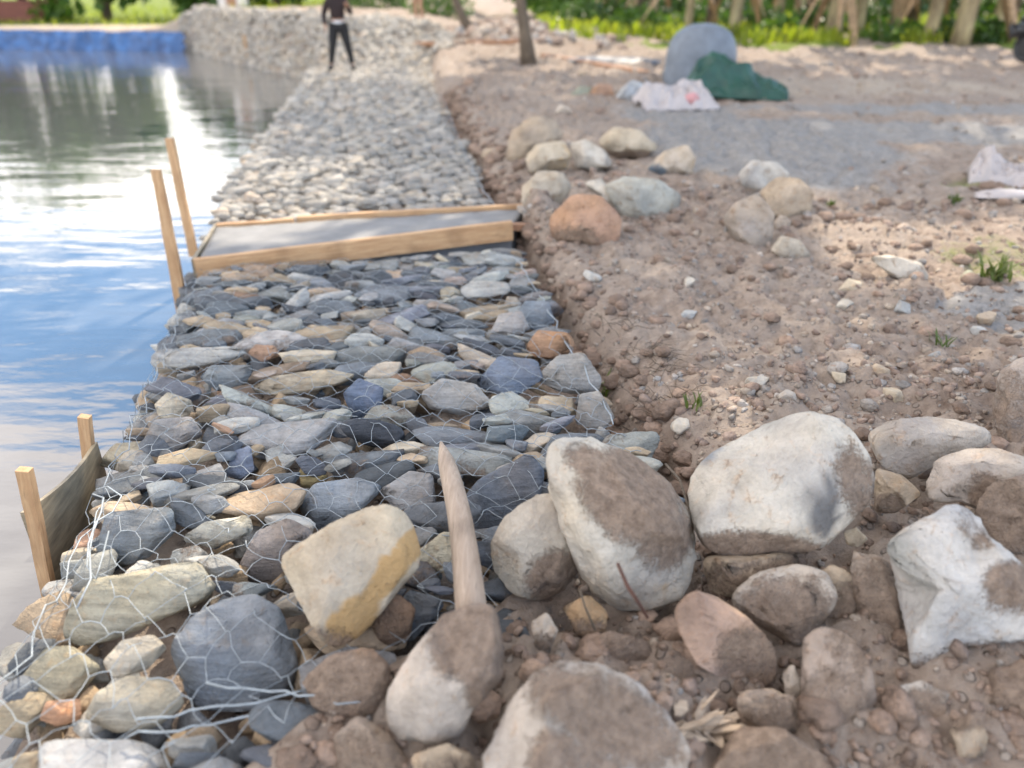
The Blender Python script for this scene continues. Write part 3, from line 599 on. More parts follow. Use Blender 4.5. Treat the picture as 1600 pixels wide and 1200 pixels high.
# which words tell one stone from the next
def lat(x, y):
    u = (x - XL(y)) / (XR(y) - XL(y))
    return ['at the water edge', 'left of the middle', 'in the middle', 'right of the middle', 'at the soil edge'][min(4, max(0, int(u * 5)))]
def band(x, y):
    d = BEAM0(x) - y
    for lim, w in ((.28, 'touching the timber form'), (.65, 'just before the timber form'), (1.05, 'half a metre before the form'),
                   (1.5, 'halfway down the basket'), (1.95, 'level with the soil-edge grass'), (2.4, 'level with the stake tip'), (2.9, 'level with the plywood form'), (9, 'at the basket near end')):
        if d < lim: return w
used = {}
NIND = 250
fillV, fillF, fillC, fo = [], [], [], 0
def add_fill(L, f, col, c):
    global fo
    fillV.append(L + c); fillF.append(f + fo); fillC.append(np.repeat(np.array(col)[None], len(L), 0)); fo += len(L)
for i, (x, y, a, b_, rot) in enumerate(autos):
    u = (x - XL(y)); h = min(b_, .05) * rs.uniform(.6, 1.1)
    L, f = slab(a * 1.16, b_ * 1.2, h, 100 + i, 4)
    tilt = .20 if rs.rand() < .7 else .5
    L = L @ rotm(rot, rs.normal(0, tilt) + .10, rs.normal(0, tilt * .6)).T
    z = -h * .75 + rs.normal(0, .012) - .10 * float(sst(.14, 0, u)) - .05 * float(sst(1.9, 1.2, y))
    ci = pick(rs); ci = 0 if (ci == 7 and a > .085) else ci; cname, col, _ = PAL[ci]; col = np.clip(np.array(col) * rs.uniform(.75, 1.3) * (1 + rs.normal(0, .015, 3)) * .94, .04, .8)
    c = np.array([x, y, z]); ROCKS.append((L + c, f))
    if i >= NIND: add_fill(L, f, col, c); continue
    nv = fbm(L * 14 + i, 2); colv = np.clip(col * (1 + .12 * nv[:, None]), .02, .9)
    dm = .05 + .45 * (rs.rand() < .25) * sst(-.3, .5, fbm(L * 6 + i, 2))
    ln = 'long' if a > 2.1 * b_ else ('broad' if a < 1.5 * b_ else 'flat')
    sz = 'large' if a > .125 else ('small' if a < .075 else 'mid-sized')
    lb = f'{sz} {ln} {cname} stone {lat(x, y)} {band(x, y)}'
    o = link('gabion_stone', mesh_np('gabion_stone', L, f, M_STONE, True, {'Col': colv, 'dirt': dm, 'ochre': dm * 0}), c)
    tag(o, lb, 'stone', GS); used.setdefault(lb, []).append((o, x, y, a))
for lb, l in used.items():       # look-alikes in one spot: tell them apart by place and size
    if len(l) > 1:
        if len(l) == 2:
            dy = abs(l[0][2] - l[1][2]); dx = abs(l[0][1] - l[1][1])
            l.sort(key=lambda q: q[1] if dx > dy else q[2])
            wds = ('left ', 'right ') if dx > dy else ('nearer ', 'farther ')
        else:
            l.sort(key=lambda q: q[1]); wds = ['leftmost '] + ['central ', 'inner right '][:len(l) - 2] + ['rightmost ']
            while len(wds) < len(l): wds.insert(2, 'inner left ')
        for (o, *_), w in zip(l, wds): o['label'] = w + lb
# second, lower layer and the face towards the water
r2 = np.random.RandomState(77)
for i in range(1500):
    y = r2.uniform(.9, 4.9); x = r2.uniform(XL(y) - .02, XS(y) + .02)
    a = r2.uniform(.03, .075); b_ = a * r2.uniform(.5, .9)
    iy, ix = int((y - OY) * 100), int((x - OX) * 100)
    deep = occ[min(399, iy), min(339, ix)]
    if y > BEAM0(x) + .15 or (deep and r2.rand() < .8): continue
    L, f = slab(a, b_, b_ * .8, 900 + i, 3); L = L @ rotm(r2.uniform(0, 6), r2.normal(0, .5), r2.normal(0, .5)).T
    col = np.array(PAL[pick(r2)][1] if r2.rand() < .5 else (.33, .25, .165)) * r2.uniform(.7, 1.1)
    add_fill(L, f, col, np.array([x, y, -.075 - r2.uniform(0, .05) - .08 * float(sst(1.9, 1.2, y)) - (.10 * float(sst(.14, 0, x - XL(y))))]))
for i in range(420):
    y = r2.uniform(.7, 9); x = XL(y) + r2.uniform(-.03, .05); a = r2.uniform(.06, .11); z = r2.uniform(-.5, -.10)
    if 1.82 < y < 2.75: x += .10
    L, f = slab(a, a * .7, a * .5, 3000 + i, 2); L = L @ rotm(r2.normal(1.4, .4), r2.normal(0, .3), r2.normal(0, .3)).T
    add_fill(L, f, np.array(PAL[pick(r2)][1]) * r2.uniform(.75, 1.1), np.array([x - z * -.12, y, z]))
M_FILL = M_STONE
o = link('gabion_fill', mesh_np('gabion_fill', np.vstack(fillV), np.vstack(fillF), M_FILL, True, {'Col': np.vstack(fillC), 'dirt': np.full(fo, .08), 'ochre': np.zeros(fo)}))
tag(o, 'small stones filling the gaps and the water side of the near wire basket', 'stones', None, 'stuff')
# the far baskets: thousands of stones, one mass
fillV, fillF, fillC, fo = [], [], [], 0
protos = [slab(1, r2.uniform(.5, .8), r2.uniform(.35, .5), 5000 + i, 2) for i in range(40)]
BEAM1 = lambda x: np.interp(x, [-2.3, .1], [5.55, 5.72])
def farstone(x, y, z, a, tl=.2):
    L, f = protos[r2.randint(40)]; L = L * a @ rotm(r2.normal(0, .5) + (math.pi if r2.rand() < .5 else 0), r2.normal(0, tl), r2.normal(0, tl)).T
    warm = float(sst(6.0, 7.5, y) * sst(11, 8.5, y)) if y < 12 else 0
    col = np.array(PAL[pick(r2)][1]); col = np.array([.46, .415, .35]) * .62 + col * .38
    add_fill(L, f, col * r2.uniform(.85, 1.2), np.array([x, y, z]))
yv = 5.6
ncell = 0
for yv in np.arange(5.6, 19.2, .084):
    w = XR(yv) - XL(yv)
    for xv in np.arange(0, w, .115):
        x = XL(yv) + xv + r2.normal(0, .03); y = yv + r2.normal(0, .03)
        if y < BEAM1(x) + .03: continue
        a = r2.uniform(.042, .075) if r2.rand() < .8 else r2.uniform(.075, .12)
        farstone(x, y, -.03 + r2.normal(0, .014), a, .13)
        if r2.rand() < .35: farstone(x + .07, y + .05, -.09, a * .8, .5)
o = link('gabion_fill', mesh_np('gabion_fill', np.vstack(fillV), np.vstack(fillF), M_FILL, True, {'Col': np.vstack(fillC), 'dirt': np.full(fo, .08), 'ochre': np.zeros(fo)}))
tag(o, 'countless grey stones of the long gabion top beyond the timber form', 'stones', None, 'stuff')
fillV, fillF, fillC, fo = [], [], [], 0
for i in range(5200):
    x = r2.uniform(-12, -1.4); d = r2.uniform(-.15, 2.6 if x < -4 else 3.4); y = float(YB(x)) + d
    a = r2.uniform(.07, .14); farstone(x, y, gz(x, y) + .02, a, .4)
o = link('gabion_slope', mesh_np('gabion_slope', np.vstack(fillV), np.vstack(fillF), M_FILL, True, {'Col': np.vstack(fillC), 'dirt': np.full(fo, .08), 'ochre': np.zeros(fo)}))
tag(o, 'grey stone-faced bank rising at the far bend of the pond', 'stones', None, 'stuff')

# ------------------------------------------------------------------ timber form and concrete beam
def board(name, a, b_, hgt, thk, mat, parent=None, roll=0.0, origin=None):
    """plank whose top centre line runs a -> b_"""
    a, b_ = Vector(a), Vector(b_); d = b_ - a; L = d.length; X = d.normalized(); Z = Vector((0, 0, 1)); Yv = Z.cross(X).normalized(); Z = X.cross(Yv)
    Mr = Matrix((X, Yv, Z)).transposed() @ Matrix.Rotation(roll, 3, 'X')
    mb = MB(); n = 14
    rs_ = np.random.RandomState(int(abs(a.x * 977 + a.y * 331)) % 9999)
    prof = [(-thk / 2, -hgt), (thk / 2, -hgt), (thk / 2, 0), (-thk / 2, 0)]
    jit = np.cumsum(rs_.normal(0, .0012, (n + 1, 2)), 0)
    for i in range(n + 1):
        for (py_, pz_) in prof: mb.v.append(Vector((L * (i / n - .5), py_ + jit[i, 0], pz_ + jit[i, 1])))
    for i in range(n):
        for k in range(4): mb.f.append((i * 4 + k, i * 4 + (k + 1) % 4, (i + 1) * 4 + (k + 1) % 4, (i + 1) * 4 + k))
    mb.f.append((0, 1, 2, 3)); mb.f.append((n * 4 + 3, n * 4 + 2, n * 4 + 1, n * 4))
    o = mb.build(name, mat, parent)
    c = (a + b_) / 2
    if parent: c = c - parent.location
    o.matrix_local = Matrix.Translation(c) @ Mr.to_4x4()
    return o
A0, A1 = P(300, 407, .04), P(799, 347, .13)       # near board, top front edge
B0, B1 = P(338, 350, .03), P(822, 318, .10)
tf = thing('timber_form', 'sawn timber form of two long boards with upright stakes laid across the gabion', 'formwork', A0)
board('board', A0 + Vector((.0, .025, 0)), A1 + Vector((0, .025, 0)), .125, .05, M_WOOD, tf)
Bm = B0.lerp(B1, .24)
board('board', B0, Bm + Vector((0, .0, 0)), .10, .04, M_WOOD, tf); board('board', Bm + Vector((.02, .03, .012)), B1, .10, .045, M_WOOD, tf)
board('end_board', A0 + Vector((-.015, .05, -.01)), B0 + Vector((-.02, .02, -.01)), .16, .022, M_PLY, tf)
e0 = P(797, 352, .10); e1 = P(852, 352, .07)
board('batten', e0 + Vector((0, .04, 0)), e1 + Vector((0, .02, 0)), .045, .05, M_PLANK, tf)
def stake(top, bot, w, parent, mat=M_WOOD, name='stake', wb=None):
    top, bot = Vector(top), Vector(bot); d = top - bot; X = d.normalized(); Yv = Vector((0, 1, 0)); Zv = X.cross(Yv).normalized(); Yv = Zv.cross(X)
    mb = MB(); n = 10; rs_ = np.random.RandomState(int(abs(top.x * 777 + top.y * 71)) % 999)
    wb = wb or w
    for i in range(n + 1):
        t_ = i / n; k = (wb + (w - wb) * t_) / 2; kd = w * .36; j = rs_.normal(0, .0012, 2)
        for (p_, q_) in ((-k, -kd), (k, -kd), (k, kd), (-k, kd)): mb.v.append(Vector((d.length * t_, q_ + j[0], p_ + j[1])))
    for i in range(n):
        for k in range(4): mb.f.append((i * 4 + k, i * 4 + (k + 1) % 4, (i + 1) * 4 + (k + 1) % 4, (i + 1) * 4 + k))
    mb.f.append((0, 1, 2, 3)); mb.f.append((n * 4 + 3, n * 4 + 2, n * 4 + 1, n * 4))
    o = mb.build(name, mat, parent)
    o.matrix_local = Matrix.Translation(bot - (parent.location if parent else Vector())) @ Matrix((X, Yv, Zv)).transposed().to_4x4(); return o
y1 = A0.y - .03; y2 = B0.y - .22
stake(PY(244, 265, y1), PY(287, 490, y1), .048, tf, wb=.075)
stake(PY(265, 216, y2), PY(303, 400, y2), .05, tf, wb=.055)
# concrete poured between the boards: a solid with a slightly uneven top
nu, nv_ = 60, 12; vv = []; q0, q1, q2, q3 = A0 + Vector((.02, .055, -.016)), A1 + Vector((.0, .055, -.03)), B1 + Vector((0, -.03, -.028)), B0 + Vector((.0, -.028, -.018))
for j in range(nv_ + 1):
    for i in range(nu + 1):
        p_ = (q0.lerp(q1, i / nu)).lerp(q3.lerp(q2, i / nu), j / nv_); vv.append(p_[:])
vv = np.array(vv); vv[:, 2] += fbm(vv * np.array([5, 5, 0]) + 3, 3) * .010
lo = vv.copy(); lo[:, 2] = -.2; ii = np.arange(len(vv)).reshape(nv_ + 1, nu + 1); N_ = len(vv)
fs = [tuple(x) for x in np.stack([ii[:-1, :-1], ii[:-1, 1:], ii[1:, 1:], ii[1:, :-1]], -1).reshape(-1, 4)]
ring = list(ii[0]) + list(ii[1:, -1]) + list(ii[-1, -2::-1]) + list(ii[-2:0:-1, 0])
for a_, b__ in zip(ring, ring[1:] + ring[:1]): fs.append((int(b__), int(a_), int(a_) + N_, int(b__) + N_))
cb_ = link('concrete_beam', mesh_np('concrete_beam', np.vstack([vv, lo]), [tuple(int(k) for k in f) for f in fs], M_CONC, True))
cb_.data.polygons.foreach_set('use_smooth', [len(f) and i < nu * nv_ for i, f in enumerate(fs)])
tag(cb_, 'wet grey concrete strip poured between the two long boards', 'concrete beam')
# low form in the water at the near left
pf = thing('plywood_form', 'short dark plywood form on two stakes standing in the pond beside the gabion', 'formwork', (-1.55, 2.0, WATER_Z))
n0, n1_ = Vector((-1.565, 2.00, .02)), Vector((-1.665, 2.63, -.10))
mb = MB()
d_ = (n1_ - n0); nrm = Vector((d_.y, -d_.x, 0)).normalized() * .007
NX = 12
for i in range(NX + 1):
    p_ = n0.lerp(n1_, i / NX); bow = math.sin(i / NX * math.pi) * .02
    for s_ in (-1, 1):
        for z_ in (p_.z - .012 * math.sin(i / NX * math.pi), WATER_Z - .2): mb.v.append(Vector((p_.x + nrm.x * s_ + bow, p_.y + nrm.y * s_, z_)) - pf.location)
for i in range(NX):
    a_ = i * 4; c2 = a_ + 4
    mb.f += [(a_, a_ + 1, c2 + 1, c2), (a_ + 2, c2 + 2, c2 + 3, a_ + 3), (a_, c2, c2 + 2, a_ + 2), (a_ + 1, a_ + 3, c2 + 3, c2 + 1)]
mb.f += [(0, 2, 3, 1), (NX * 4, NX * 4 + 1, NX * 4 + 3, NX * 4 + 2)]
mb.build('panel', M_PLY, pf)
stake(PY(38, 733, 1.99), PY(84, 960, 1.99), .040, pf); stake(PY(131, 650, 2.60), PY(150, 790, 2.62), .042, pf)
mb = MB(); mb.box((-1.43, 2.30, WATER_Z - .1), (.24, .62, .36), Matrix.Rotation(R(10), 3, 'Z'))
tag(mb.build('concrete_footing', M_CONC, bevel=.01), 'low grey concrete block behind the dark plywood form', 'concrete block')

# pointed stake lying on the stones
base, tip = P(738, 965, .13), P(688, 690, .085)
pts = []; rad = []
for i in range(15):
    t_ = i / 14; p_ = base.lerp(tip, t_) + Vector((.014 * math.sin(t_ * 3.0), 0, .012 * math.sin(t_ * 6) + .02 * math.sin(t_ * math.pi))); pts.append(p_ - base)
    rad.append([.040, .040, .039, .038, .037, .0365, .036, .035, .0345, .034, .033, .031, .027, .017, .005][i])
mb = MB(); mb.tube(pts, rad, 9)
pk = mb.build('wooden_stake', M_PEEL, None, base, True); tag(pk, 'pale peeled wooden stake with a sharpened tip resting on the stones', 'stake')

# ------------------------------------------------------------------ wire mesh
AV = np.vstack([r[0] for r in ROCKS]); o_ = 0; AF = []
for v_, f_ in ROCKS: AF.append(f_ + o_); o_ += len(v_)
bv = BVHTree.FromPolygons([tuple(v_) for v_ in AV], [tuple(int(k) for k in f_) for f_ in np.vstack(AF)])
def top(x, y, dflt):
    h_ = bv.ray_cast(Vector((x, y, 1)), Vector((0, 0, -1)))
    return max(h_[0].z, dflt - .05) if h_[0] else dflt
def wire_mesh(y0, y1_, cell, rad, ns, bvh, label, parent_name, seedw):
    rw = np.random.RandomState(seedw); ch = cell * 1.2                # hex lattice, twists run across the basket
    ys = np.arange(y0, y1_, cell); pts = {}; edges = []
    def vert(i, j):
        # brick-wall lattice drawn as hexagons
        if (i, j) in pts: return (i, j)
        y = y0 + i * cell * .5 + rw.normal(0, .010); w0 = -.16
        x = j * ch * .5 + (.16 * ch if (i + j) % 2 == 0 else -.16 * ch) + rw.normal(0, .012)
        pts[(i, j)] = (x, y); return (i, j)
    NI = int((y1_ - y0) / (cell * .5)); NJ = int(2.75 / (ch * .5))
    for i in range(NI):
        for j in range(NJ):
            if i + 1 < NI: edges.append((vert(i, j), vert(i + 1, j), 0))
            if (i + j) % 2 == 0 and j + 1 < NJ: edges.append((vert(i, j), vert(i, j + 1), 1))
    P3 = {}
    for k_, (x, y) in pts.items():
        X = XL(y) - .10 + x; z = -.5
        lim = XL(y) - .03
        if X < lim: zz = -.02 - (lim - X) * 2.2; X = lim - (lim - X) * .35
        else:
            zz = max(top(X + a_, y + b__, -.03) for a_, b__ in ((0, 0), (.02, 0), (-.02, 0), (0, .02), (0, -.02))) if bvh else .0 + .03 * rw.rand()
            zz = min(zz, .06) + .010
        P3[k_] = np.array([X, y, zz])
    nb = {}
    for a_, b__, _ in edges: nb.setdefault(a_, []).append(b__); nb.setdefault(b__, []).append(a_)
    for it in range(2):
        P4 = {k_: np.mean([P3[q][2] for q in nb[k_]]) for k_ in P3 if k_ in nb}
        for k_, z in P4.items(): P3[k_] = np.array([P3[k_][0], P3[k_][1], max(P3[k_][2] - .006, .5 * z + .5 * P3[k_][2])])
    mb = MB()
    for a_, b__, tw in edges:
        p_, q_ = P3[a_], P3[b__]; m_ = (p_ + q_) / 2
        if p_[0] > XS(p_[1]) + .02 or q_[0] > XS(q_[1]) + .02: continue
        if rw.rand() < .05: continue
        if abs(p_[2] - q_[2]) > .12: continue
        m_ = m_ + rw.normal(0, .004, 3) + np.array([0, 0, .004])
        mb.tube([p_, m_, q_], rad * (1.5 if tw else 1.0), ns, False)
    o = thing(parent_name, label, 'gabion basket', (XL(y0), y0, 0))
    w_ = mb.build('wire_netting', M_WIRE, o, -o.location, True)
    return o
gb = wire_mesh(1.12, 4.75, .125, .0012, 4, True, 'near gabion basket of hexagonal galvanised wire over slate stones', 'gabion_basket', 3)
def along(f0, ya, yb, n, dz, wob, rw):
    out = []
    for i in range(n + 1):
        y = ya + (yb - ya) * i / n; out.append(Vector((float(f0(y)) + rw.normal(0, wob), y, dz + rw.normal(0, wob))))
    return out
rw = np.random.RandomState(2)
mb = MB(); mb.tube(along(lambda y: XL(y) + .03, 1.25, 4.3, 46, -.01, .014, rw), .0021, 6); mb.build('edge_wire', M_WIRE, gb, -gb.location, True)
mb = MB(); mb.tube(along(lambda y: XR(y) - .01, 2.55, 4.7, 24, .02, .008, rw), .0032, 6); mb.build('edge_wire', M_WIRE, gb, -gb.location, True)
for (a_, b__, z0) in (((200, 1132), (470, 1083), .0), ((330, 1070), (560, 1098), .02), ((190, 1150), (420, 1120), -.02)):
    mb = MB(); p_, q_ = P(*a_, z0), P(*b__, z0); mb.tube([p_.lerp(q_, i / 8) + Vector(rw.normal(0, .006, 3)) for i in range(9)], .0028, 6); mb.build('edge_wire', M_WIRE, gb, -gb.location, True)
# the loose fold of netting that sticks out over the water
mb = MB()
fold = [(150, 765), (168, 760), (190, 775), (176, 800), (150, 815), (138, 850), (136, 885), (150, 905), (160, 870), (170, 830)]
mb.tube([P(a_, b__, .03 + .01 * (i % 3)) for i, (a_, b__) in enumerate(fold)], .0024, 6)
mb.tube([P(a_, b__, .04) for a_, b__ in ((145, 772), (162, 778), (158, 800), (146, 830), (140, 860), (142, 905), (120, 950))], .0026, 6)
mb.build('loose_end', M_WIRE, gb, -gb.location, True)
wire_mesh(5.75, 11.0, .125, .0013, 3, False, 'long wire basket beyond the timber form running to the standing person', 'gabion_basket', 4)
rw = np.random.RandomState(5)
ob = [o for o in bpy.data.objects if o.name.startswith('gabion_basket')][-1]
mb = MB(); mb.tube(along(lambda y: XR(y), 5.8, 18, 60, .03, .01, rw), .004, 5); mb.build('edge_wire', M_WIRE, ob, -ob.location, True)

# ------------------------------------------------------------------ loose stones and gravel on the soil
rl = np.random.RandomState(21); LS = 'loose stones scattered on the bare soil'
loose_hand = [((1185,598),.055,'white','white upright stone chip on the soil above the massive white boulder'), ((1392,615),.06,'cream','cream oval stone on the soil above the long pale boulder'),
 ((1375,585),.045,'tan','tan stone next to the cream oval one on the soil'), ((1330,445),.09,'cream','cream half-buried stone in front of the flat white slab'), ((1320,470),.06,'white','white stone touching the cream half-buried one'),
 ((1410,490),.06,'grey','grey stone lying on bare soil right of centre'), ((1540,500),.07,'tan','tan stone at the edge of the smooth grey sand'), ((1530,515),.05,'pale','pale stone beside the smooth grey sand at right'),
 ((1010,670),.09,'green','greenish stone in the trench next to the blocky corner stone'), ((1065,640),.045,'white','white stone by the little weed near the trench'), ((870,445),.07,'cream','cream upright stone in the trench below the heap'),
 ((895,465),.055,'tan','tan stone in the trench beside the cream upright one'), ((925,430),.06,'pale','pale stone on the soil lip under the rusty orange block'), ((1080,480),.05,'grey','grey stone in the middle of the bare soil'),
 ((1075,430),.05,'white','whitish stone below the pointed boulder'), ((1310,590),.04,'cream','small cream stone in the soil near the massive white boulder'), ((1460,560),.05,'grey','grey stone below the smooth sand patch'),
 ((970,640),.05,'tan','tan stone in the dark trench by the dirt-topped boulder'), ((1060,700),.06,'pink','dusty pink stone left of the massive white boulder'), ((1230,620),.05,'pink','dusty pink stone just behind the massive white boulder'),
 ((1520,430),.06,'green','greenish stone among the weeds at right'), ((740,300),.07,'slate','slate stone thrown on the soil near the back board'), ((760,215),.09,'tan','tan stone beside the gabion left of the heap'),
 ((735,130),.14,'brown','brown lump of soil and stone at the far trench'), ((880,185),.10,'pink','pinkish stone behind the heap'), ((910,120),.13,'tan','tan stone behind the orange-brown one')]
for (pp_, a, cn_, lb) in loose_hand:
    p_ = P(pp_[0], pp_[1], .08 if pp_[1] > 250 else .2); zz = gz(p_.x, p_.y)
    L, f = slab(a, a * rl.uniform(.6, .85), a * rl.uniform(.5, .75), rl.randint(9999), 4, 26, 6); L = L @ rotm(rl.uniform(0, 6), rl.normal(0, .3), rl.normal(0, .3)).T
    o = link('loose_stone', mesh_np('loose_stone', L, f, M_ROCK, True, {'Col': np.repeat(np.array(CC[cn_])[None], len(L), 0), 'dirt': .1 + .5 * sst(.2 * a, -.5 * a, L[:, 2]), 'ochre': np.zeros(len(L))}), (p_.x, p_.y, zz + a * .12))
    tag(o, lb, 'stone', LS)
fillV, fillF, fillC, fo = [], [], [], 0
gp = [slab(1, rl.uniform(.6, .95), rl.uniform(.45, .8), 7000 + i, 2, 30, 6) for i in range(30)]
cnt = 0
GPAL = [(.30, .225, .18), (.35, .285, .235), (.27, .20, .16), (.38, .34, .30), (.33, .31, .29), (.25, .19, .155), (.40, .335, .27), (.33, .25, .2)]
while cnt < 11000:
    if cnt < 2600: y = rl.uniform(1.0, 3.0); x = float(XS(y)) + rl.uniform(.02, 2.6)
    elif cnt < 9000: y = 1.0 + 6.5 * rl.rand() ** 1.3; x = float(XS(y)) + rl.uniform(.02, 1.3 + y * .85)
    else: y = rl.uniform(6, 19); x = float(XR(y)) + rl.uniform(.05, 9 + y * .2)
    if math.hypot((x - 2.7) / 1.9, (y - 8.0) / 2.2) < 1 and rl.rand() < .93: continue
    a = (.006 + .020 * rl.rand() ** 2.2 + (.020 if rl.rand() < .05 else 0)) * (.8 if y < 2.6 else 1 if y < 5 else 1.6)
    L, f = gp[rl.randint(30)]; L = L * a @ rotm(rl.uniform(0, 6), rl.normal(0, .4), rl.normal(0, .4)).T
    add_fill(L, f, np.clip(np.array(GPAL[rl.randint(8)] if y > 2.4 or rl.rand() < .22 else (.27, .20, .155)) * rl.uniform(.75, 1.2), .03, .7), np.array([x, y, gz(x, y) + a * .05])); cnt += 1
for i in range(900):                                                 # clods of dug earth, thickest along the trench
    if i < 520: y = rl.uniform(2.1, 13); x = float(XR(y)) + abs(rl.normal(0, .16)) + .02
    else: y = 1.1 + 6 * rl.rand() ** 1.4; x = float(XS(y)) + rl.uniform(.1, 1.2 + y * .8)
    if math.hypot((x - 2.7) / 1.9, (y - 8.0) / 2.2) < 1: continue
    a = rl.uniform(.02, .055) * (1 if y < 5 else 1.4); v_, f = ico(3 if y < 4 else 2); L = v_ * np.array([1, rl.uniform(.6, 1), rl.uniform(.4, .7)]) * (1 + .38 * fbm(v_ * 1.3 + i * 2.3, 4, .65))[:, None]; L = L * a @ rotm(rl.uniform(0, 6), 0, 0).T
    add_fill(L, f, np.array((.255, .185, .142)) * rl.uniform(.7, 1.25), np.array([x, y, gz(x, y) + a * .12]))
for i in range(420):                                                 # rubble by the far trench and the knoll
    x, y = rl.normal(-.1, 1.0), rl.normal(22, 2.2)
    if y < 19.3 or x < -1.6: continue
    a = rl.uniform(.06, .22); L, f = gp[rl.randint(30)]; L = L * a @ rotm(rl.uniform(0, 6), rl.normal(0, .4), rl.normal(0, .4)).T
    add_fill(L, f, np.array(GPAL[rl.randint(8)]) * 1.15, np.array([x, y, gz(x, y) + a * .2]))
o = link('gravel', mesh_np('gravel', np.vstack(fillV), np.vstack(fillF), M_STONE, True, {'Col': np.vstack(fillC), 'dirt': np.full(fo, .25), 'ochre': np.zeros(fo)}))
tag(o, 'pebbles and clods of earth strewn over the bare soil', 'gravel', None, 'stuff')

# twigs, chips, weeds
def strands(name, mat, spots, n, ln, rad, spread, up, seed, parent=None):
    q = np.random.RandomState(seed); mb = MB()
    for (x, y) in spots:
        for _ in range(n):
            X, Y = x + q.normal(0, spread), y + q.normal(0, spread); az = q.uniform(0, 6.28); l_ = ln * q.uniform(.5, 1.3); u_ = up * q.uniform(.3, 1.2)
            z = gz(X, Y) - .005; d_ = Vector((math.cos(az), math.sin(az), 0)); p0 = Vector((X, Y, z))
            p1 = p0 + d_ * l_ * .5 * (1 - u_) + Vector((0, 0, l_ * .62 * u_ + .012)); p2 = p0 + d_ * l_ * (1 - u_ * .55) + Vector((0, 0, l_ * .8 * u_ + .006))
            mb.tube([p0, p1, p2], [rad, rad * .8, rad * .25], 4, False)
    return mb.build(name, mat, parent, smooth=True)
def XYp(px, py, z=.08): p_ = P(px, py, z); return (p_.x, p_.y)
tag(strands('dry_twigs', M_BARK, [XYp(1000, 540), XYp(1030, 560), XYp(970, 500), XYp(1010, 600), XYp(1040, 600)], 22, .16, .0016, .06, .35, 1), 'tangle of thin brown roots at the lip of the trench', 'twigs', None, 'stuff')
def weed(label, px, py, n, ln, seed, z=.06):
    q = np.random.RandomState(seed); x, y = XYp(px, py, z); V_, F_ = [], []
    for _ in range(n):
        X, Y = x + q.normal(0, ln * .3), y + q.normal(0, ln * .3); az = q.uniform(0, 6.28); l_ = ln * q.uniform(.6, 1.3); w = l_ * .055 + .002
        dx, dy = math.cos(az), math.sin(az); z0 = gz(X, Y); lean = q.uniform(.2, .8); k0 = len(V_)
        for t_, wk in ((0, .7), (.4, 1), (.75, .7), (1, .05)):
            cx, cy, cz = X + dx * l_ * lean * t_ ** 1.5, Y + dy * l_ * lean * t_ ** 1.5, z0 + l_ * (t_ - .35 * lean * t_ * t_)
            V_ += [(cx - dy * w * wk, cy + dx * w * wk, cz), (cx + dy * w * wk, cy - dx * w * wk, cz)]
        for s_ in range(3): F_.append((k0 + 2 * s_, k0 + 2 * s_ + 1, k0 + 2 * s_ + 3, k0 + 2 * s_ + 2))
    o = link('weed', mesh_np('weed', np.array(V_), F_, M_WEED, True)); tag(o, label, 'weed', 'small green weeds on the bare soil'); return o
weed('small green weed tuft in the trench beside the orange stone', 938, 545, 22, .09, 1); weed('tiny weed between the dirt-topped boulder and the trench stones', 1000, 695, 18, .07, 2)
weed('leafy weed beside the white stone by the trench', 1085, 630, 14, .06, 3); weed('largest bright green weed clump at the right edge by the sand', 1555, 425, 46, .12, 4, .1)
weed('low weed clump left of the plastic sack', 1490, 318, 30, .07, 5, .1); weed('faint weed patch before the round tan boulder', 1300, 318, 22, .05, 6, .1)
weed('short weed sprig on the open soil right of centre', 1465, 545, 12, .07, 7); weed('weed sprouting at the water side of the wire', 198, 715, 1, .02, 8)
bpy.data.objects.remove([o for o in bpy.data.objects if o.get('label', '').startswith('weed sprouting')][0])
# splintered wood by the bottom edge
mb = MB(); q = np.random.RandomState(8)
for i in range(34):
    t_ = q.rand(); px, py = 1035 + 125 * t_ + q.normal(0, 10), 1165 - 55 * math.sin(t_ * 2.2) + q.normal(0, 9); p_ = P(px, py, .03); z = max(gz(p_.x, p_.y), -.06) + q.uniform(.012, .045)
    l_ = q.uniform(.02, .055) * (1.8 if i < 6 else 1); w = q.uniform(.004, .013); az = q.normal(.5, .55); d_ = Vector((math.cos(az), math.sin(az), q.normal(0, .25))); s_ = Vector((-d_.y, d_.x, q.normal(0, .4))); c_ = Vector((p_.x, p_.y, z)); u_ = Vector((0, 0, .004))
    k0 = len(mb.v); mb.v += [c_ - d_ * l_, c_ - d_ * l_ * .4 + s_ * w, c_ + d_ * l_ * .6 + s_ * w * .7, c_ + d_ * l_, c_ + d_ * l_ * .5 - s_ * w, c_ - d_ * l_ * .5 - s_ * w * .8]
    mb.v += [v_ - u_ for v_ in mb.v[k0:k0 + 6]]; mb.f += [tuple(range(k0, k0 + 6)), tuple(range(k0 + 11, k0 + 5, -1))] + [(k0 + j, k0 + 6 + j, k0 + 6 + (j + 1) % 6, k0 + (j + 1) % 6) for j in range(6)]
tag(mb.build('wood_chips', M_OLDWOOD), 'pale splintered wood chips lying in soil at the bottom', 'wood chips', None, 'stuff')
mb = MB(); mb.tube([P(965, 880, .30), P(980, 915, .27), P(1000, 945, .22), P(1012, 965, .17)], [.004, .005, .005, .004], 6)
tag(mb.build('rusty_rod', M_RUST, smooth=True), 'thin rust-red rod leaning on the dirt-topped boulder', 'rod')
mb = MB(); mb.tube([P(905, 920, .14), P(915, 950, .10), P(930, 985, .06)], .003, 6)
tag(mb.build('brown_twig', M_BARK, smooth=True), 'short brown twig over the wedged ochre boulder', 'twig')
mb = MB()
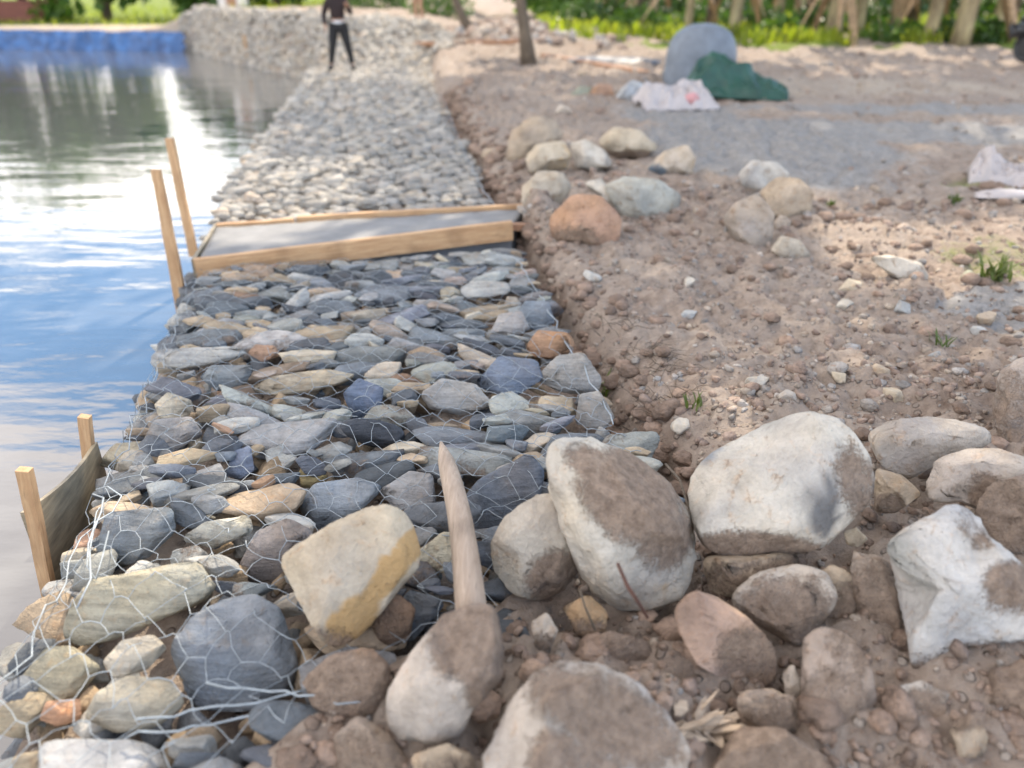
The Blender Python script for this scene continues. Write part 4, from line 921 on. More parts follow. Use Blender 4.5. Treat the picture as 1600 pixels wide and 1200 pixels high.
pts = [Vector((.455, 2.15, .10)), Vector((.52, 2.2, .13)), Vector((.50, 2.35, .12)), Vector((.42, 2.45, .10))]
pts = [P(1040, 725, .1), P(1062, 750, .12), P(1075, 790, .13), P(1072, 820, .1)]
mb.tube(pts, .004, 6); tag(mb.build('bent_root', M_BARK, smooth=True), 'bent root poking up between the two largest white boulders', 'root')

# ------------------------------------------------------------------ people
def skin_mesh(name, chain, mat, sub=2):
    """chain: list of (id, (x,y,z), radius, parent id)"""
    m = bpy.data.meshes.new(name); ids = {c[0]: i for i, c in enumerate(chain)}
    m.from_pydata([c[1] for c in chain], [(ids[c[0]], ids[c[3]]) for c in chain if c[3] is not None], []); m.update()
    o = bpy.data.objects.new(name + '_tmp', m); COL.objects.link(o)
    md = o.modifiers.new('skin', 'SKIN'); md.use_smooth_shade = True
    for i, c in enumerate(chain):
        r_ = c[2] if isinstance(c[2], tuple) else (c[2], c[2]); m.skin_vertices[0].data[i].radius = r_
        m.skin_vertices[0].data[i].use_root = (i == 0)
    s_ = o.modifiers.new('sub', 'SUBSURF'); s_.levels = sub; s_.render_levels = sub
    dg = bpy.context.evaluated_depsgraph_get(); dg.update()
    me = bpy.data.meshes.new_from_object(o.evaluated_get(dg)); me.name = name
    bpy.data.objects.remove(o); me.materials.clear(); me.materials.append(mat)
    me.polygons.foreach_set('use_smooth', np.full(len(me.polygons), True)); return me
M_SKIN = simple('skin', (.36, .20, .13), .6, .1, 8, 0)
def person(label, loc, rz, shirt, trousers, hem, short=False, stance=.17, scale=1.0, wr={-1: ((-.285, .03, 1.10), (-.27, -.07, .88)), 1: ((.285, .03, 1.10), (.24, -.20, 1.25))}):
    r_ = thing('person', label, 'person', loc, rz)
    hip, kn, an = .88, .47, .08
    leg = lambda s, rr=1.0: [(f'h{s}', (s * .095, 0, hip - .02), .085 * rr, 'p'), (f't{s}', (s * (.10 + stance * .2), -.01, .68), .075 * rr, f'h{s}'), (f'k{s}', (s * (.09 + stance * .45), -.02, kn), .056 * rr, f't{s}'),
           (f'c{s}', (s * (.09 + stance * .62), .015, .33), .052 * rr, f'k{s}'), (f'a{s}', (s * (.09 + stance * .85), .02, an + .02), .038 * rr, f'c{s}')]
    def arm(s, rr=1.0, hand=True):
        E_, W_ = Vector(wr[s][0]), Vector(wr[s][1]); d_ = (W_ - E_).normalized(); sd_ = Vector((0, -1, 0)) if abs(d_.y) < .6 else Vector((-s, 0, 0)); sd_ = (sd_ - d_ * sd_.dot(d_)).normalized(); pn_ = d_.cross(sd_)
        a_ = [(f's{s}', (s * .175, 0, 1.36), .058 * rr, 'ch'), (f'e{s}', E_[:], .043 * rr, f's{s}'), (f'w{s}', W_[:], .030 * rr, f'e{s}')]
        if hand:
            M_ = W_ + d_ * .055; a_ += [(f'm{s}', M_[:], (.036, .020), f'w{s}')]
            for k, o_ in enumerate((-.030, -.010, .010, .030)):
                l_ = (.060, .070, .074, .066)[k]; b_ = M_ + d_ * .035 + sd_ * o_; c_ = b_ + d_ * l_ * .55 + pn_ * .008; e_ = c_ + d_ * l_ * .40 + pn_ * .022
                a_ += [(f'f{s}{k}', b_[:], .010, f'm{s}'), (f'g{s}{k}', c_[:], .009, f'f{s}{k}'), (f'i{s}{k}', e_[:], .008, f'g{s}{k}')]
            t1 = W_ + d_ * .03 + sd_ * .035; t2_ = t1 + d_ * .045 + sd_ * .02
            a_ += [(f'th{s}', t1[:], .011, f'w{s}'), (f'tj{s}', t2_[:], .009, f'th{s}')]
        return a_
    body = [('p', (0, 0, hip + .02), (.125, .095), None), ('b', (0, 0, 1.05), (.115, .085), 'p'), ('ch', (0, .005, 1.27), (.15, .10), 'b'), ('n0', (0, .01, 1.42), .055, 'ch'), ('n', (0, 0, 1.47), .050, 'n0'),
            ('j', (0, -.015, 1.53), (.066, .075), 'n'), ('hd', (0, 0, 1.60), (.076, .092), 'j'), ('cr', (0, .01, 1.67), (.062, .078), 'hd'), ('ns', (0, -.105, 1.585), .012, 'hd')]
    for s in (-1, 1): body += leg(s) + arm(s) + [(f'ft{s}', (s * (.10 + stance * .9), -.13, .035), (.032, .045), f'a{s}'), (f'ear{s}', (s * .082, .01, 1.59), .014, 'hd')]
    link('body', skin_mesh('body', body, M_SKIN), parent=r_)
    j = [('p', (0, 0, .99), (.175, .135), None), ('b', (0, 0, 1.08), (.170, .13), 'p'), ('ch', (0, .005, 1.27), (.185, .135), 'b'), ('n0', (0, .01, 1.40), .072, 'ch')]
    for s in (-1, 1): j += [c for c in arm(s, 1.5, False) if short is False or c[0][0] != 'w']
    link('shirt' if short else 'jacket', skin_mesh('jacket', j, shirt), parent=r_)
    t_ = [('p', (0, 0, hip + .04), (.142, .112), None)]
    for s in (-1, 1): t_ += [c for c in leg(s, 1.5) if not short or c[0][0] in 'ht']
    link('shorts' if short else 'trousers', skin_mesh('trousers', t_, trousers), parent=r_)
    if hem: link('shirt_hem', skin_mesh('shirt_hem', [('a', (0, 0, .87), (.176, .142), None), ('b', (0, 0, 1.0), (.172, .136), 'a')], hem), parent=r_)
    for s in (-1, 1):
        link('shoe', skin_mesh('shoe', [('a', (s * (.09 + stance * .86), .05, .05), (.062, .06), None), ('b', (s * (.10 + stance * .88), -.05, .055), (.062, .055), 'a'), ('c', (s * (.105 + stance * .92), -.19, .045), (.052, .045), 'b')], M_DARK), parent=r_)
    hv, hf = ico(3); hv = hv[:]; hv = np.stack([hv[:, 0] * .092, hv[:, 1] * .108 + .012, hv[:, 2] * .10 + 1.645 + .02 * (hv[:, 1] > 0)], -1); kp = (hv[:, 1] > -.06) | (hv[:, 2] > 1.66)
    hf2 = np.array([f for f in hf if kp[f].all() and (hv[f][:, 2] > 1.56).all()])
    link('hair', mesh_np('hair', hv, hf2, M_DARK), parent=r_)
    for s in (-1, 1):
        ev, ef = ico(2); link('eye', mesh_np('eye', ev * .012, ef, M_WHITE), (s * .03, -.083, 1.61), r_)
    r_.scale = (scale,) * 3
    return r_
M_DARK = cloth('black_cloth', (.012, .012, .014), .8); M_MAROON = cloth('maroon_cloth', (.020, .010, .010), .8); M_WHITE = cloth('white_cloth', (.62, .62, .62), .8)
M_RED = cloth('red_cloth', (.42, .09, .09), .8)
fp = P(535, 109, .03)
person('person in dark maroon jacket over a white shirt and black trousers standing on the gabion', (fp.x, fp.y, .03), R(8), M_MAROON, M_DARK, M_WHITE, stance=.16, scale=.98)
fp = PY(656, 58, 24.0)
person('person in red shirt and black shorts beyond the far rubble', (fp.x, fp.y, gz(fp.x, fp.y) + .0), R(-40), M_RED, M_DARK, None, short=True, stance=.05, scale=.96)

# ------------------------------------------------------------------ sheets, sacks, tank
def crumple(name, label, cat, loc, dims, rz, mat, seed, amp=.22, sub=5, flat=0.0, lobes=2.2, group=None):
    v, f = ico(sub); q = v * lobes + seed * 13.7
    n = fbm(q * .5, 3); rdg = 1 - np.abs(fbm(q * .9 + 5, 4)) * 1.6
    L = v * (1 + (n * .35 + (rdg - .6) * amp)[:, None]); L[:, 2] = np.where(L[:, 2] < 0, L[:, 2] * .35, L[:, 2])
    L = L * np.array(dims)
    o = link(name, mesh_np(name, L, f, mat, True), loc, rot=(0, 0, rz)); return tag(o, label, cat, group)
M_TANK = simple('blue_grey_plastic', (.145, .17, .205), .6, .2, 5, .004, 0, (1, 1, 1)); M_TARP = cloth('green_tarpaulin', (.010, .060, .044), .5, .3)
M_SACK = cloth('white_sack', (.42, .385, .38), .6, .08); M_PINK = cloth('pink_print', (.50, .25, .25), .6)
tp = P(1092, 128, .22); tz = gz(tp.x, tp.y) - .03
mb = MB(); prof = [(.56, 0), (.575, .12), (.57, .3), (.555, .34), (.56, .38), (.545, .55), (.50, .70), (.42, .82), (.30, .90), (.16, .945), (.05, .955), (0, .956)]
NS = 40
for r_, z_ in prof:
    for k in range(NS):
        an = 2 * math.pi * k / NS; w_ = 1 + .02 * math.sin(3 * an + 1) + .012 * math.sin(7 * an); mb.v.append(Vector((r_ * w_ * math.cos(an), r_ * .9 * w_ * math.sin(an), z_)))
for i in range(len(prof) - 1):
    for k in range(NS): mb.f.append((i * NS + k, i * NS + (k + 1) % NS, (i + 1) * NS + (k + 1) % NS, (i + 1) * NS + k))
tk = mb.build('upturned_tank', M_TANK, None, (tp.x, tp.y, tz), True); tag(tk, 'big blue-grey upturned tank with a rounded top beside the green tarpaulin', 'tank')
gp_ = P(1128, 146, .2); gzz = gz(gp_.x, gp_.y)
def tarp(name, label, loc, rz, prof_, ny_, wid, seed, mat=None, cat='tarpaulin', fs=1.0):
    """a sheet thrown over a low heap: ridge profile along x, falling to both sides in folds"""
    nx_ = 90; xs = np.linspace(0, 1, nx_); ys = np.linspace(-1, 1, ny_); V = []
    for i, x in enumerate(xs):
        h = np.interp(x, [p_[0] for p_ in prof_], [p_[1] for p_ in prof_]); L_ = prof_[-1][2]
        for y in ys: V.append((x * L_ - L_ / 2, y, h * max(0, 1 - abs(y) ** 1.7)))
    V = np.array(V); e_ = np.tile(ys, nx_); q_ = V * np.array([2.2 * fs, 1.3 * fs ** .5, 0]) + seed
    fold = np.abs(fbm(q_ * 1.1 + .4 * fbm(q_ * .8 + 9, 2)[:, None], 3)); n_ = fbm(q_ * .7 + 4, 2)
    V[:, 2] = V[:, 2] * (1 + .25 * n_) + (.10 - fold * .34) * (.95 if fs > 1 else 1) * (1 - e_ ** 4) + .015
    V[:, 1] = e_ * wid * (1 + .30 * fbm(np.stack([V[:, 0] * 2, e_ * 0 + seed, e_ * 0], -1), 2)); V[:, 2] = np.maximum(V[:, 2], .01)
    ii = np.arange(nx_ * ny_).reshape(nx_, ny_); F_ = np.stack([ii[:-1, :-1], ii[1:, :-1], ii[1:, 1:], ii[:-1, 1:]], -1).reshape(-1, 4)
    o = link(name, mesh_np(name, V, F_, mat or M_TARP, True), loc, rot=(0, 0, rz))
    md = o.modifiers.new('thickness', 'SOLIDIFY'); md.thickness = .006; return tag(o, label, cat)
tarp('green_tarpaulin', 'crumpled dark green tarpaulin heaped against the blue-grey tank', (gp_.x + .13, gp_.y - .15, gzz - .02), R(-14), [(0, .02), (.12, .40), (.3, .52), (.5, .40), (.75, .22), (.92, .10), (1, .02, 1.45)], 50, .42, 3.3)
gq = P(1195, 142, .22)
crumple('green_tarpaulin', 'small trailing corner of green tarpaulin lying on the soil right of the heap', 'tarpaulin', (gq.x, gq.y, gz(gq.x, gq.y) + .03), (.26, .22, .12), R(-25), M_TARP, 5, .3, 4)
sp = P(1045, 165, .22); sz_ = gz(sp.x, sp.y)
sk = tarp('crumpled_sack', 'crumpled white plastic sack with a pink print in front of the tank', (sp.x + .05, sp.y, sz_ - .01), R(12), [(0, .02), (.12, .20), (.3, .22), (.45, .16), (.62, .24), (.85, .20), (1, .02, .98)], 44, .34, 8.1, M_SACK, 'sack', 2.2)
v_, f_ = ico(3)
def patch(parent, loc, dims, mat):
    L = v_ * np.array(dims) * (1 + .25 * fbm(v_ * 1.5 + 3, 2))[:, None]
    return link('pink_print', mesh_np('pink_print', L, f_, mat), loc, parent)
patch(sk, (.14, -.24, .13), (.10, .05, .075), M_PINK)
sp = P(1555, 285, .12)
sk = tarp('crumpled_sack', 'torn white plastic sack lying at the right edge by the weeds', (sp.x + .05, sp.y, gz(sp.x, sp.y) - .01), R(-25), [(0, .02), (.10, .17), (.25, .20), (.5, .07), (.75, .06), (1, .02, .50)], 40, .17, 2.7, M_SACK, 'sack', 3.4)
patch(sk, (.10, -.10, .05), (.05, .03, .03), M_PINK)
sp = P(1580, 312, .1)
crumple('plastic_sheet', 'flat whitish plastic sheet lying under the torn sack at the right edge', 'plastic sheet', (sp.x, sp.y, gz(sp.x, sp.y) + .015), (.26, .09, .05), R(-5), M_SACK, 11, .3, 4)
def ground_plank(label, a, b_, za, w, t_):
    p_, q_ = P(*a, za), P(*b_, za); p_.z = gz(p_.x, p_.y) + .07; q_.z = gz(q_.x, q_.y) + .07
    mid = (p_ + q_) / 2
    o = board('plank', p_, q_, t_, w, M_PLANK); tag(o, label, 'plank', 'brown planks lying on the soil'); return o
ground_plank('reddish plank lying on rubble left of the leaning tree trunk', (650, 78), (815, 84), .25, .16, .10)
ground_plank('long brown plank lying right of the tree trunk towards the tank', (850, 92), (1010, 112), .25, .15, .09)
dz = P(960, 108, .2)
crumple('dark_sheet', 'dark blue-grey sheet lying flat on the soil beyond the long brown plank', 'sheet', (dz.x, dz.y + .8, gz(dz.x, dz.y + .8) + .02), (1.0, .4, .10), R(-10), simple('dark_sheet', (.085, .095, .115), .6, .2), 15, .2, 4)

# parked motorbike, only its rear shows
mc = P(1592, 93, .35); mz = gz(mc.x, mc.y)
mo = thing('motorbike', 'black motorbike parked at the right edge under the banana plants', 'motorbike', (mc.x + .10, mc.y, mz), R(-70))
M_BLK = simple('black_plastic', (.010, .012, .016), .35, .2, 8, 0); M_STEEL = simple('bike_steel', (.35, .36, .38), .35, .1, 9, 0, .8)
for x_ in (0, 1.25):
    mb = MB(); NT = 28
    for k in range(NT):
        an = 2 * math.pi * k / NT
        for q_ in range(8):
            b2 = 2 * math.pi * q_ / 8; rr = .24 + .055 * math.cos(b2); mb.v.append(Vector((x_ + rr * math.cos(an), .05 * math.sin(b2), .295 + rr * math.sin(an))))
    for k in range(NT):
        for q_ in range(8): mb.f.append((k * 8 + q_, ((k + 1) % NT) * 8 + q_, ((k + 1) % NT) * 8 + (q_ + 1) % 8, k * 8 + (q_ + 1) % 8))
    wh = mb.build('wheel', M_BLK, mo, smooth=True)
    mb = MB()
    for k in range(6): an = math.pi * k / 3; mb.tube([(x_, 0, .295), (x_ + .19 * math.cos(an), 0, .295 + .19 * math.sin(an))], .012, 5)
    mb.tube([(x_, -.018, .295), (x_, .018, .295)], .20, 24)
    mb.build('rim', M_BLK, wh)
mb = MB(); mb.tube([(-.38, 0, .60), (-.2, 0, .66), (.1, 0, .60), (.45, 0, .55), (.8, 0, .62), (1.0, 0, .85), (1.02, 0, .98)], [.05, .10, .13, .15, .12, .10, .06], 10); mb.build('body', M_BLK, mo, smooth=True)
mb = MB(); mb.tube([(-.25, 0, .76), (0, 0, .78), (.3, 0, .74), (.5, 0, .70)], [.07, .12, .12, .07], 10); mb.build('seat', M_BLK, mo, smooth=True)
mb = MB(); mb.tube([(-.42, 0, .66), (-.36, 0, .48), (-.2, 0, .56), (0, 0, .58)], [.08, .10, .13, .12], 8); mb.build('rear_fender', M_BLK, mo, smooth=True)
mb = MB(); mb.tube([(.98, -.32, 1.02), (.95, 0, 1.0), (.98, .32, 1.02)], .015, 6); mb.tube([(1.25, -.05, .3), (1.05, -.05, .85)], .022, 6); mb.tube([(1.25, .05, .3), (1.05, .05, .85)], .022, 6); mb.build('handlebar', M_STEEL, mo, smooth=True)

# ------------------------------------------------------------------ trees
def leaf_cards(q, pts, size, droop=.3, asp=.45):
    n = len(pts); d = q.normal(size=(n, 3)); d[:, 2] -= droop; d /= np.linalg.norm(d, axis=1)[:, None]
    w = np.cross(d, q.normal(size=(n, 3))); w /= np.linalg.norm(w, axis=1)[:, None] + 1e-9
    s = size * q.uniform(.6, 1.3, n)[:, None]
    V = np.stack([pts, pts + d * s * .5 + w * s * asp, pts + d * s, pts + d * s * .5 - w * s * asp], 1).reshape(-1, 3)
    return V, np.arange(4 * n).reshape(n, 4)
def tree(label, x, y, trunk_pts, trunk_r, clumps, nleaf, lsize, seed, group=None, mat=None, name='tree', limbs=6):
    q = np.random.RandomState(seed); z = gz(x, y) - .05; t_ = thing(name, label, 'tree', (x, y, z), 0, group)
    mb = MB(); tp_ = [Vector(p_) for p_ in trunk_pts]; tp_[0] = tp_[0] + Vector((0, 0, -.1))
    mb.tube(tp_, np.interp(np.linspace(0, 1, len(tp_)), [0, .04, 1], [trunk_r * 1.35, trunk_r, trunk_r * .4]).tolist(), 12)
    for k in range(min(limbs, len(clumps))):
        c_ = Vector(clumps[k][0]); s_ = tp_[-1 - (k % 2)]; mb.tube([s_, s_.lerp(c_, .5) + Vector(q.normal(0, .2, 3)), c_], [trunk_r * .38, trunk_r * .25, trunk_r * .08], 6)
    mb.build('trunk', M_BARK, t_, smooth=True)
    pts = []
    for (c_, r_) in clumps:
        k = int(nleaf / len(clumps)); d = q.normal(size=(k, 3)); d /= np.linalg.norm(d, axis=1)[:, None]; rad = r_ * q.uniform(.15, 1.0, k) ** .5
        w = 1 + .45 * fbm(d * 1.8 + seed + np.array(c_), 2); pts.append(np.array(c_) + d * (rad * w)[:, None] * np.array([1, 1, .75]))
    V, F_ = leaf_cards(q, np.vstack(pts), lsize); link('crown', mesh_np('crown', V, F_, mat or M_LEAF, False), parent=t_); return t_
def clump_set(q, c, R_, n, r_): return [((c[0] + q.normal(0, R_ * .5), c[1] + q.normal(0, R_ * .5), c[2] + q.normal(0, R_ * .28)), r_ * q.uniform(.7, 1.2)) for _ in range(n)]
q = np.random.RandomState(4)
tb_ = P(828, 100, .25)
tree('slender brown tree trunk standing in the soil between the two planks', tb_.x, tb_.y, [(0, 0, 0), (-.10, .1, .6), (-.26, .2, 1.6), (-.2, .2, 3.5), (.6, -.4, 5.5), (1.0, -1.0, 7.2)], .135,
     clump_set(q, (2.0, -4.6, 8.9), 3.4, 22, 1.1), 3600, .34, 1)
q = np.random.RandomState(14)
tree('pinkish trunk leaning over the far rubble left of the slender tree', *PY(738, 40, 21.5)[:2], [(0, 0, 0), (-.25, .1, .35), (-.5, .2, .9), (-.6, .3, 2.5), (-.3, 0, 5)], .13, clump_set(q, (0, -1, 7), 2.2, 12, 1.0), 2200, .34, 2)
# banana grove at the back right
BG = 'banana plants in the sunlit grove at the back right'
def banana(label, x, y, h, r0, nl, seed, dead, big=True):
    q = np.random.RandomState(seed); z = gz(x, y) - .05; t_ = thing('banana_plant', label, 'banana plant', (x, y, z), q.uniform(0, 6), BG)
    lean = q.normal(0, .06, 2); mb = MB(); tp_ = [Vector((lean[0] * s_ * s_ / h, lean[1] * s_ * s_ / h, s_)) for s_ in np.linspace(-.05, h, 7)]
    mb.tube(tp_, [r0 * 1.15, r0, r0 * .95, r0 * .88, r0 * .8, r0 * .68, r0 * .5], 14)
    mb.build('stem', M_STEM, t_, smooth=True)
    def blade(az, l_, wid, up0, fall, base, V_, F_, fold=.25, ns=9):
        k0 = len(V_); d = np.array([math.cos(az), math.sin(az), 0]); s_ = np.array([-d[1], d[0], 0])
        for i in range(ns + 1):
            t2 = i / ns; c_ = np.array(base) + d * l_ * (t2 * math.cos(up0) * .9) + np.array([0, 0, l_ * (t2 * math.sin(up0) - fall * t2 * t2)])
            w = wid * (math.sin(math.pi * min(1, .08 + t2 * .92)) ** .7) * (.15 if t2 < .12 else 1) * (1 + .10 * q.normal()); V_ += [c_ - s_ * w + np.array([0, 0, -fold * w]), c_, c_ + s_ * w + np.array([0, 0, -fold * w])]
        for i in range(ns):
            a_ = k0 + 3 * i; F_ += [(a_, a_ + 1, a_ + 4, a_ + 3), (a_ + 1, a_ + 2, a_ + 5, a_ + 4)]
    V_, F_ = [], []
    for i in range(nl): blade(i * 2.4 + q.normal(0, .3), q.uniform(1.5, 2.3), q.uniform(.24, .34), R(q.uniform(35, 70)), q.uniform(.5, .95), tp_[-1][:], V_, F_)
    link('leaves', mesh_np('leaves', np.array(V_), F_, M_BANANA, True), parent=t_)
    V_, F_ = [], []
    for i in range(dead): blade(q.uniform(0, 6.28), q.uniform(1.0, 1.9), q.uniform(.08, .16), R(q.uniform(-40, 20)), q.uniform(.7, 1.1), (0, 0, h * q.uniform(.55, .9)), V_, F_, .6)
    if dead: link('dead_leaves', mesh_np('dead_leaves', np.array(V_), F_, M_DEAD, True), parent=t_)
spots = [(1075, 40, 24, 2.6, .12, 'thin banana plant behind the upturned tank'), (1148, 42, 23.5, 2.8, .17, 'banana plant with pale hanging leaves right of the tank'), (1215, 38, 26, 2.5, .12, 'slim banana plant in the middle of the grove'),
         (1300, 60, 22, 2.9, .20, 'stout brown banana plant in the middle of the grove'), (1340, 50, 24, 2.6, .15, 'brown banana plant just right of the stout one'), (1395, 48, 25, 2.7, .16, 'reddish banana plant between the stout one and the pale pair'),
         (1452, 62, 21.5, 3.0, .17, 'pale tan banana plant left of the green bushes'), (1500, 66, 21, 3.0, .22, 'broad tan banana plant nearest the motorbike'), (1555, 55, 23, 2.6, .15, 'banana plant behind the motorbike'),
         (1020, 30, 28, 2.6, .14, 'far banana plant left of the tank'), (960, 28, 29, 2.6, .14, 'far grey banana stem right of the slender tree'), (1245, 30, 30, 2.7, .16, 'distant banana plant at the back of the grove')]
for i, (px, py, y, h, r0, lb) in enumerate(spots):
    p_ = PY(px, py, y); banana(lb, p_.x, y, h, r0, 8, 40 + i, 5)
q = np.random.RandomState(51)
for i, (px, y, h, w, lb) in enumerate([(1110, 25, 15.5, 3.6, 'tall straight tree behind the upturned tank'), (1260, 25.5, 16.5, 3.8, 'tall slim tree between the banana plants in mid grove'), (1420, 25.5, 15.5, 3.8, 'tall tree behind the pale tan banana plant'),
        (1575, 24, 14.0, 3.6, 'tall tree behind the motorbike'), (1000, 27, 18, 3.8, 'tall tree at the left end of the grove')]):
    p_ = PY(px, 45, y); tree(lb, p_.x, y, [(0, 0, 0), (.05, 0, h * .25), (-.1, .1, h * .5), (0, 0, h * .8)], .13, clump_set(q, (0, -1.0, h * .85), w * 1.25, 20, 1.1), 2300, .40, 150 + i, 'tall trees in the grove')
# undergrowth in the grove
def grass_mass(label, n, fn, ln, seed, mat=M_GRASS, name='grass'):
    q = np.random.RandomState(seed); V_ = np.zeros((n, 5, 3)); k = 0
    while k < n:
        x, y = fn(q)
        if x is None: continue
        l_ = ln * q.uniform(.5, 1.3); az = q.uniform(0, 6.28); dx, dy = math.cos(az), math.sin(az); w = l_ * .06 + .006; b0 = np.array([x, y, 0]); s_ = np.array([-dy, dx, 0]) * w; le = q.uniform(.15, .8)
        m_ = b0 + np.array([dx * le * .35 * l_, dy * le * .35 * l_, .6 * l_]); e_ = b0 + np.array([dx * le * l_, dy * le * l_, l_ * (.95 - .35 * le)])
        V_[k] = (b0 - s_, b0 + s_, m_ + s_ * .8, m_ - s_ * .8, e_); k += 1
    zz = ground(V_[:, 0, 0], V_[:, 0, 1]); V_[:, :, 2] += zz[:, None] - .02
    F_ = []
    for i in range(n): F_ += [(5 * i, 5 * i + 1, 5 * i + 2, 5 * i + 3), (5 * i + 3, 5 * i + 2, 5 * i + 4)]
    o = link(name, mesh_np(name, V_.reshape(-1, 3), F_, mat, True)); return tag(o, label, 'grass', None, 'stuff')
def fg(q):
    y = q.uniform(20.2, 36); x = q.uniform(1.0, 20)
    nn = fbm(np.array([[x * .5, y * .5, 0.]]), 2)[0]
    return (x, y) if nn > .06 and y > 20.6 + nn * 2 else (None, None)
grass_mass('sunlit yellow-green grass and undergrowth under the banana plants', 11000, fg, .42, 5)
def fg2(q):
    y = q.uniform(33.0, 60); x = q.uniform(-45, -9); return (x, y)
grass_mass('light green grass on the far bank of the pond', 4500, fg2, .3, 6)
def bush(label, x, y, dims, n, ls, seed, mat=M_LEAF, cat='bush', group=None, name='bush'):
    q = np.random.RandomState(seed); d = q.normal(size=(n, 3)); d[:, 2] = np.abs(d[:, 2]); d /= np.linalg.norm(d, axis=1)[:, None]
    pts = d * (q.uniform(.2, 1, n) ** .5 * (1 + .4 * fbm(d * 2 + seed, 2)))[:, None] * np.array(dims); V, F_ = leaf_cards(q, pts, ls, -.2, .35)
    z = gz(x, y); t_ = thing(name, label, cat, (x, y, z), 0, group)
    mb = MB(); 
    for k in range(5): mb.tube([(0, 0, -.05), Vector(pts[k]) * .5, Vector(pts[k])], [.025, .015, .006], 5)
    mb.build('stems', M_BARK, t_, smooth=True); link('foliage', mesh_np('foliage', V, F_, mat, False), parent=t_)
for i, (px, py, y, w, h, lb) in enumerate([(1215, 58, 23, .8, .55, 'low green bush right of the tank'), (1400, 66, 22.5, 1.0, .55, 'green bush left of the pale tan banana plant'), (1475, 72, 21.6, .55, .6, 'dark green bush between the two tan banana plants'),
        (1530, 74, 21.4, .6, .6, 'dark green bush beside the motorbike'), (905, 35, 27, 1.1, .9, 'dark bush right of the slender tree'), (1000, 38, 26, 1.0, .7, 'bright bush left of the tank'), (600, 5, 34, 1.6, 1.1, 'dark bush behind the standing person on the far bank'),
        (690, 8, 30, 1.2, .9, 'dark bush above the far rubble'), (1100, 32, 27, 1.3, .9, 'dark bush behind the upturned tank'), (1180, 40, 25.5, .9, .8, 'dark leafy bush between two thin banana plants right of the tank'), (1265, 48, 24.5, .8, .8, 'dark bush left of the stout banana plant'), (1355, 46, 25.5, .9, .9, 'dark bush right of the stout banana plant'), (950, 30, 28.5, 1.2, .9, 'dark bush around the far grey banana stem')]):
    p_ = PY(px, py, y); bush(lb, p_.x, y, (w, w, h), 700, .17, 60 + i, M_BANANA if i in (0, 1, 5) else M_LEAF, group='bushes at the edge of the grove')

for i, (x, y, w, h, lb) in enumerate([(3.5, 37, 2.6, 2.2, 'broad leafy shrub at the back of the grove behind the slender tree'), (8, 36, 2.8, 2.4, 'yellow-green shrub at the back of the grove behind the tank'), (12.5, 37, 2.8, 2.2, 'big shrub at the back of the grove in the middle'),
        (17, 36, 2.8, 2.5, 'leafy shrub at the back of the grove behind the pale banana plants'), (21.5, 36, 3, 2.5, 'shrub at the back of the grove above the motorbike')]):
    bush(lb, x, y, (w, 1.6, h), 1500, .34, 90 + i, M_LEAF if i % 2 else M_BANANA, 'shrub', 'shrubs closing off the back of the grove', 'shrub')
# ------------------------------------------------------------------ far bank of the pond
M_BLUE = simple('blue_plastic_sheet', (.025, .085, .26), .5, .5, 3, .03, 0, (1, 1, 1), (.05, .17, .42))
V_, F_ = [], []; NXs, NZs = 120, 10
xs_ = np.linspace(-20.8, -11.4, NXs + 1)
for i, x in enumerate(xs_):
    yb = float(YB(x)) - .12
    for j in range(NZs + 1):
        t_ = j / NZs; V_.append((x + .05 * math.sin(j * 1.7 + i), yb - .20 + t_ * .28, WATER_Z - .12 + t_ * .76))
V_ = np.array(V_); V_[:, 1] += fbm(V_ * np.array([2.4, 0, 1.3]), 3) * .16; V_[:, 2] += fbm(V_ * np.array([1.1, 0, 0]) + 7, 2) * .06 * (V_[:, 2] > .2)
for i in range(NXs):
    for j in range(NZs): a_ = i * (NZs + 1) + j; F_.append((a_, a_ + NZs + 1, a_ + NZs + 2, a_ + 1))
F_ = np.array(F_); nv0 = len(V_); V_ = np.vstack([V_, V_ + np.array([0, .03, 0])]); F_ = np.vstack([F_, F_[:, ::-1] + nv0])
tag(link('blue_sheet', mesh_np('blue_sheet', V_, F_, M_BLUE, True)), 'long wrinkled blue plastic sheet lining the far bank of the pond', 'plastic sheet')
M_BRICK = simple('red_brown_brick', (.20, .075, .055), .85, .3, 10, .01); M_WALL = simple('whitewashed_wall', (.62, .60, .57), .85, .1, 3, .005)
bp = PY(40, 28, 40); mb = MB(); z_ = gz(bp.x, 40)
mb.box((bp.x - 1.0, 40, z_ + .30), (5.2, 1.2, .9)); rr_ = np.random.RandomState(3)
for i in range(13): mb.box((bp.x - 3.4 + i * .4, 40, z_ + .80 + rr_.uniform(0, .04)), (.36, 1.0, .14))
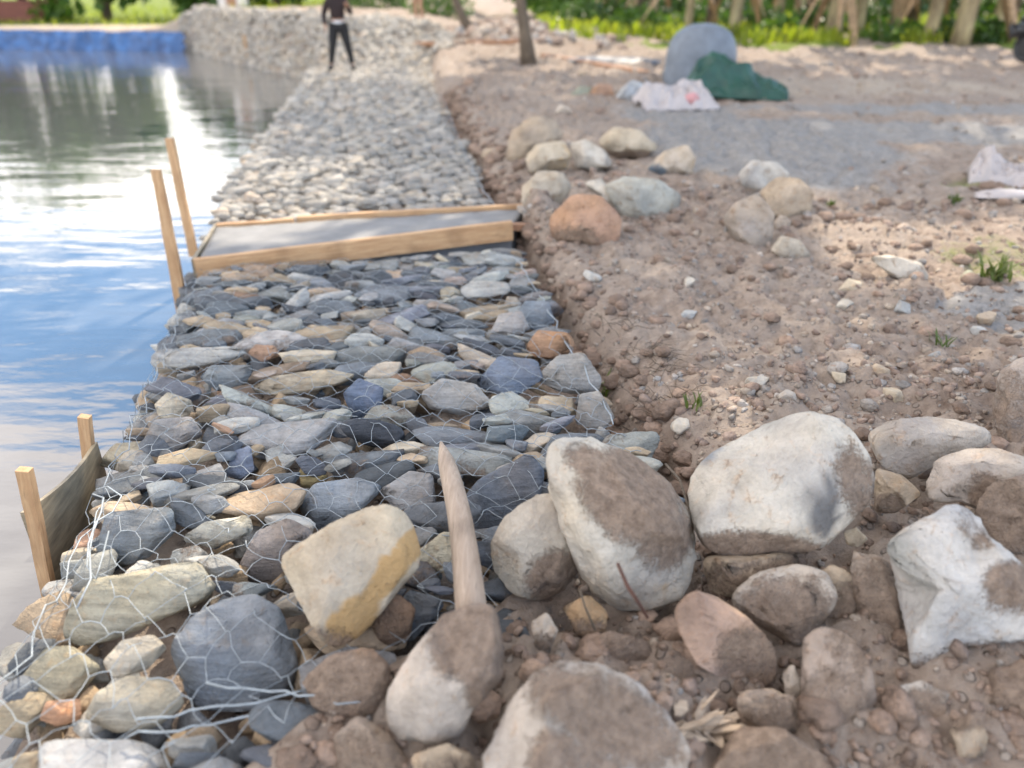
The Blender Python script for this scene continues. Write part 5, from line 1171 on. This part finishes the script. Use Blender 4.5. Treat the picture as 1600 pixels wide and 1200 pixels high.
tag(mb.build('brick_stack', M_BRICK, bevel=.02), 'low red-brown brick stack on the far bank at the top left corner', 'brick stack')
wp = PY(360, 20, 36); z_ = gz(wp.x, 36)
wl = thing('whitewashed_hut', 'small whitewashed hut beyond the bend of the pond', 'hut', (wp.x, 36.6, z_))
mb = MB(); mb.box((0, 0, 1.2), (.9, 1.2, 2.5)); mb.build('wall', M_WALL, wl)
mb = MB(); mb.box((0, 0, 2.55), (1.3, 1.6, .10), Euler((R(8), 0, 0)).to_matrix()); mb.build('roof', M_BRICK, wl)
mb = MB(); mb.box((.1, -.61, .98), (.42, .03, 1.9)); mb.build('door', M_PLANK, wl)
for (px, py, y, lb) in ((362, 78, 26.5, 'thin wooden stake standing at the foot of the far stone bank'), (388, 92, 23.8, 'shorter wooden stake in the water by the far stone bank')):
    p_ = PY(px, py, y); o = stake(p_ + Vector((-.03, 0, .62)), p_ + Vector((0, 0, -.35)), .07, None); tag(o, lb, 'stake', 'stakes at the far bank')
# tall trees beyond the far bank, mirrored in the water
FT = 'tall trees beyond the far bank'
q = np.random.RandomState(31)
for i, (x, y, h, w, lb) in enumerate([(-33, 42, 7.4, 3.0, 'leftmost tall tree beyond the far bank'), (-28.5, 41, 8.4, 2.8, 'tall tree beyond the brick stack'), (-24, 42, 7.4, 2.4, 'tree on the far lawn behind the blue sheet'),
        (-19.5, 41, 6.6, 1.9, 'slim tall tree on the far lawn left of the hut'), (-15.5, 43, 5.4, 1.8, 'tree right behind the whitewashed hut'), (-11.5, 42, 5.2, 1.5, 'tree beyond the stone bank left of the standing person'),
        (-5.5, 40, 4.5, 1.6, 'tree behind the standing person on the far side'), (1.5, 44, 8.5, 2.8, 'tall tree at the back of the grove by the slender trunk')]):
    tree(lb, x, y, [(0, 0, 0), (.1, 0, h * .3), (-.1, .1, h * .6), (0, 0, h * .85)], .2, clump_set(q, (0, 0, h * .60), w * 1.3, 20, w * .55) + clump_set(q, (0, 0, h * .3), w * 1.2, 8, w * .5), 3000, .5, 80 + i, FT, M_BANANA)
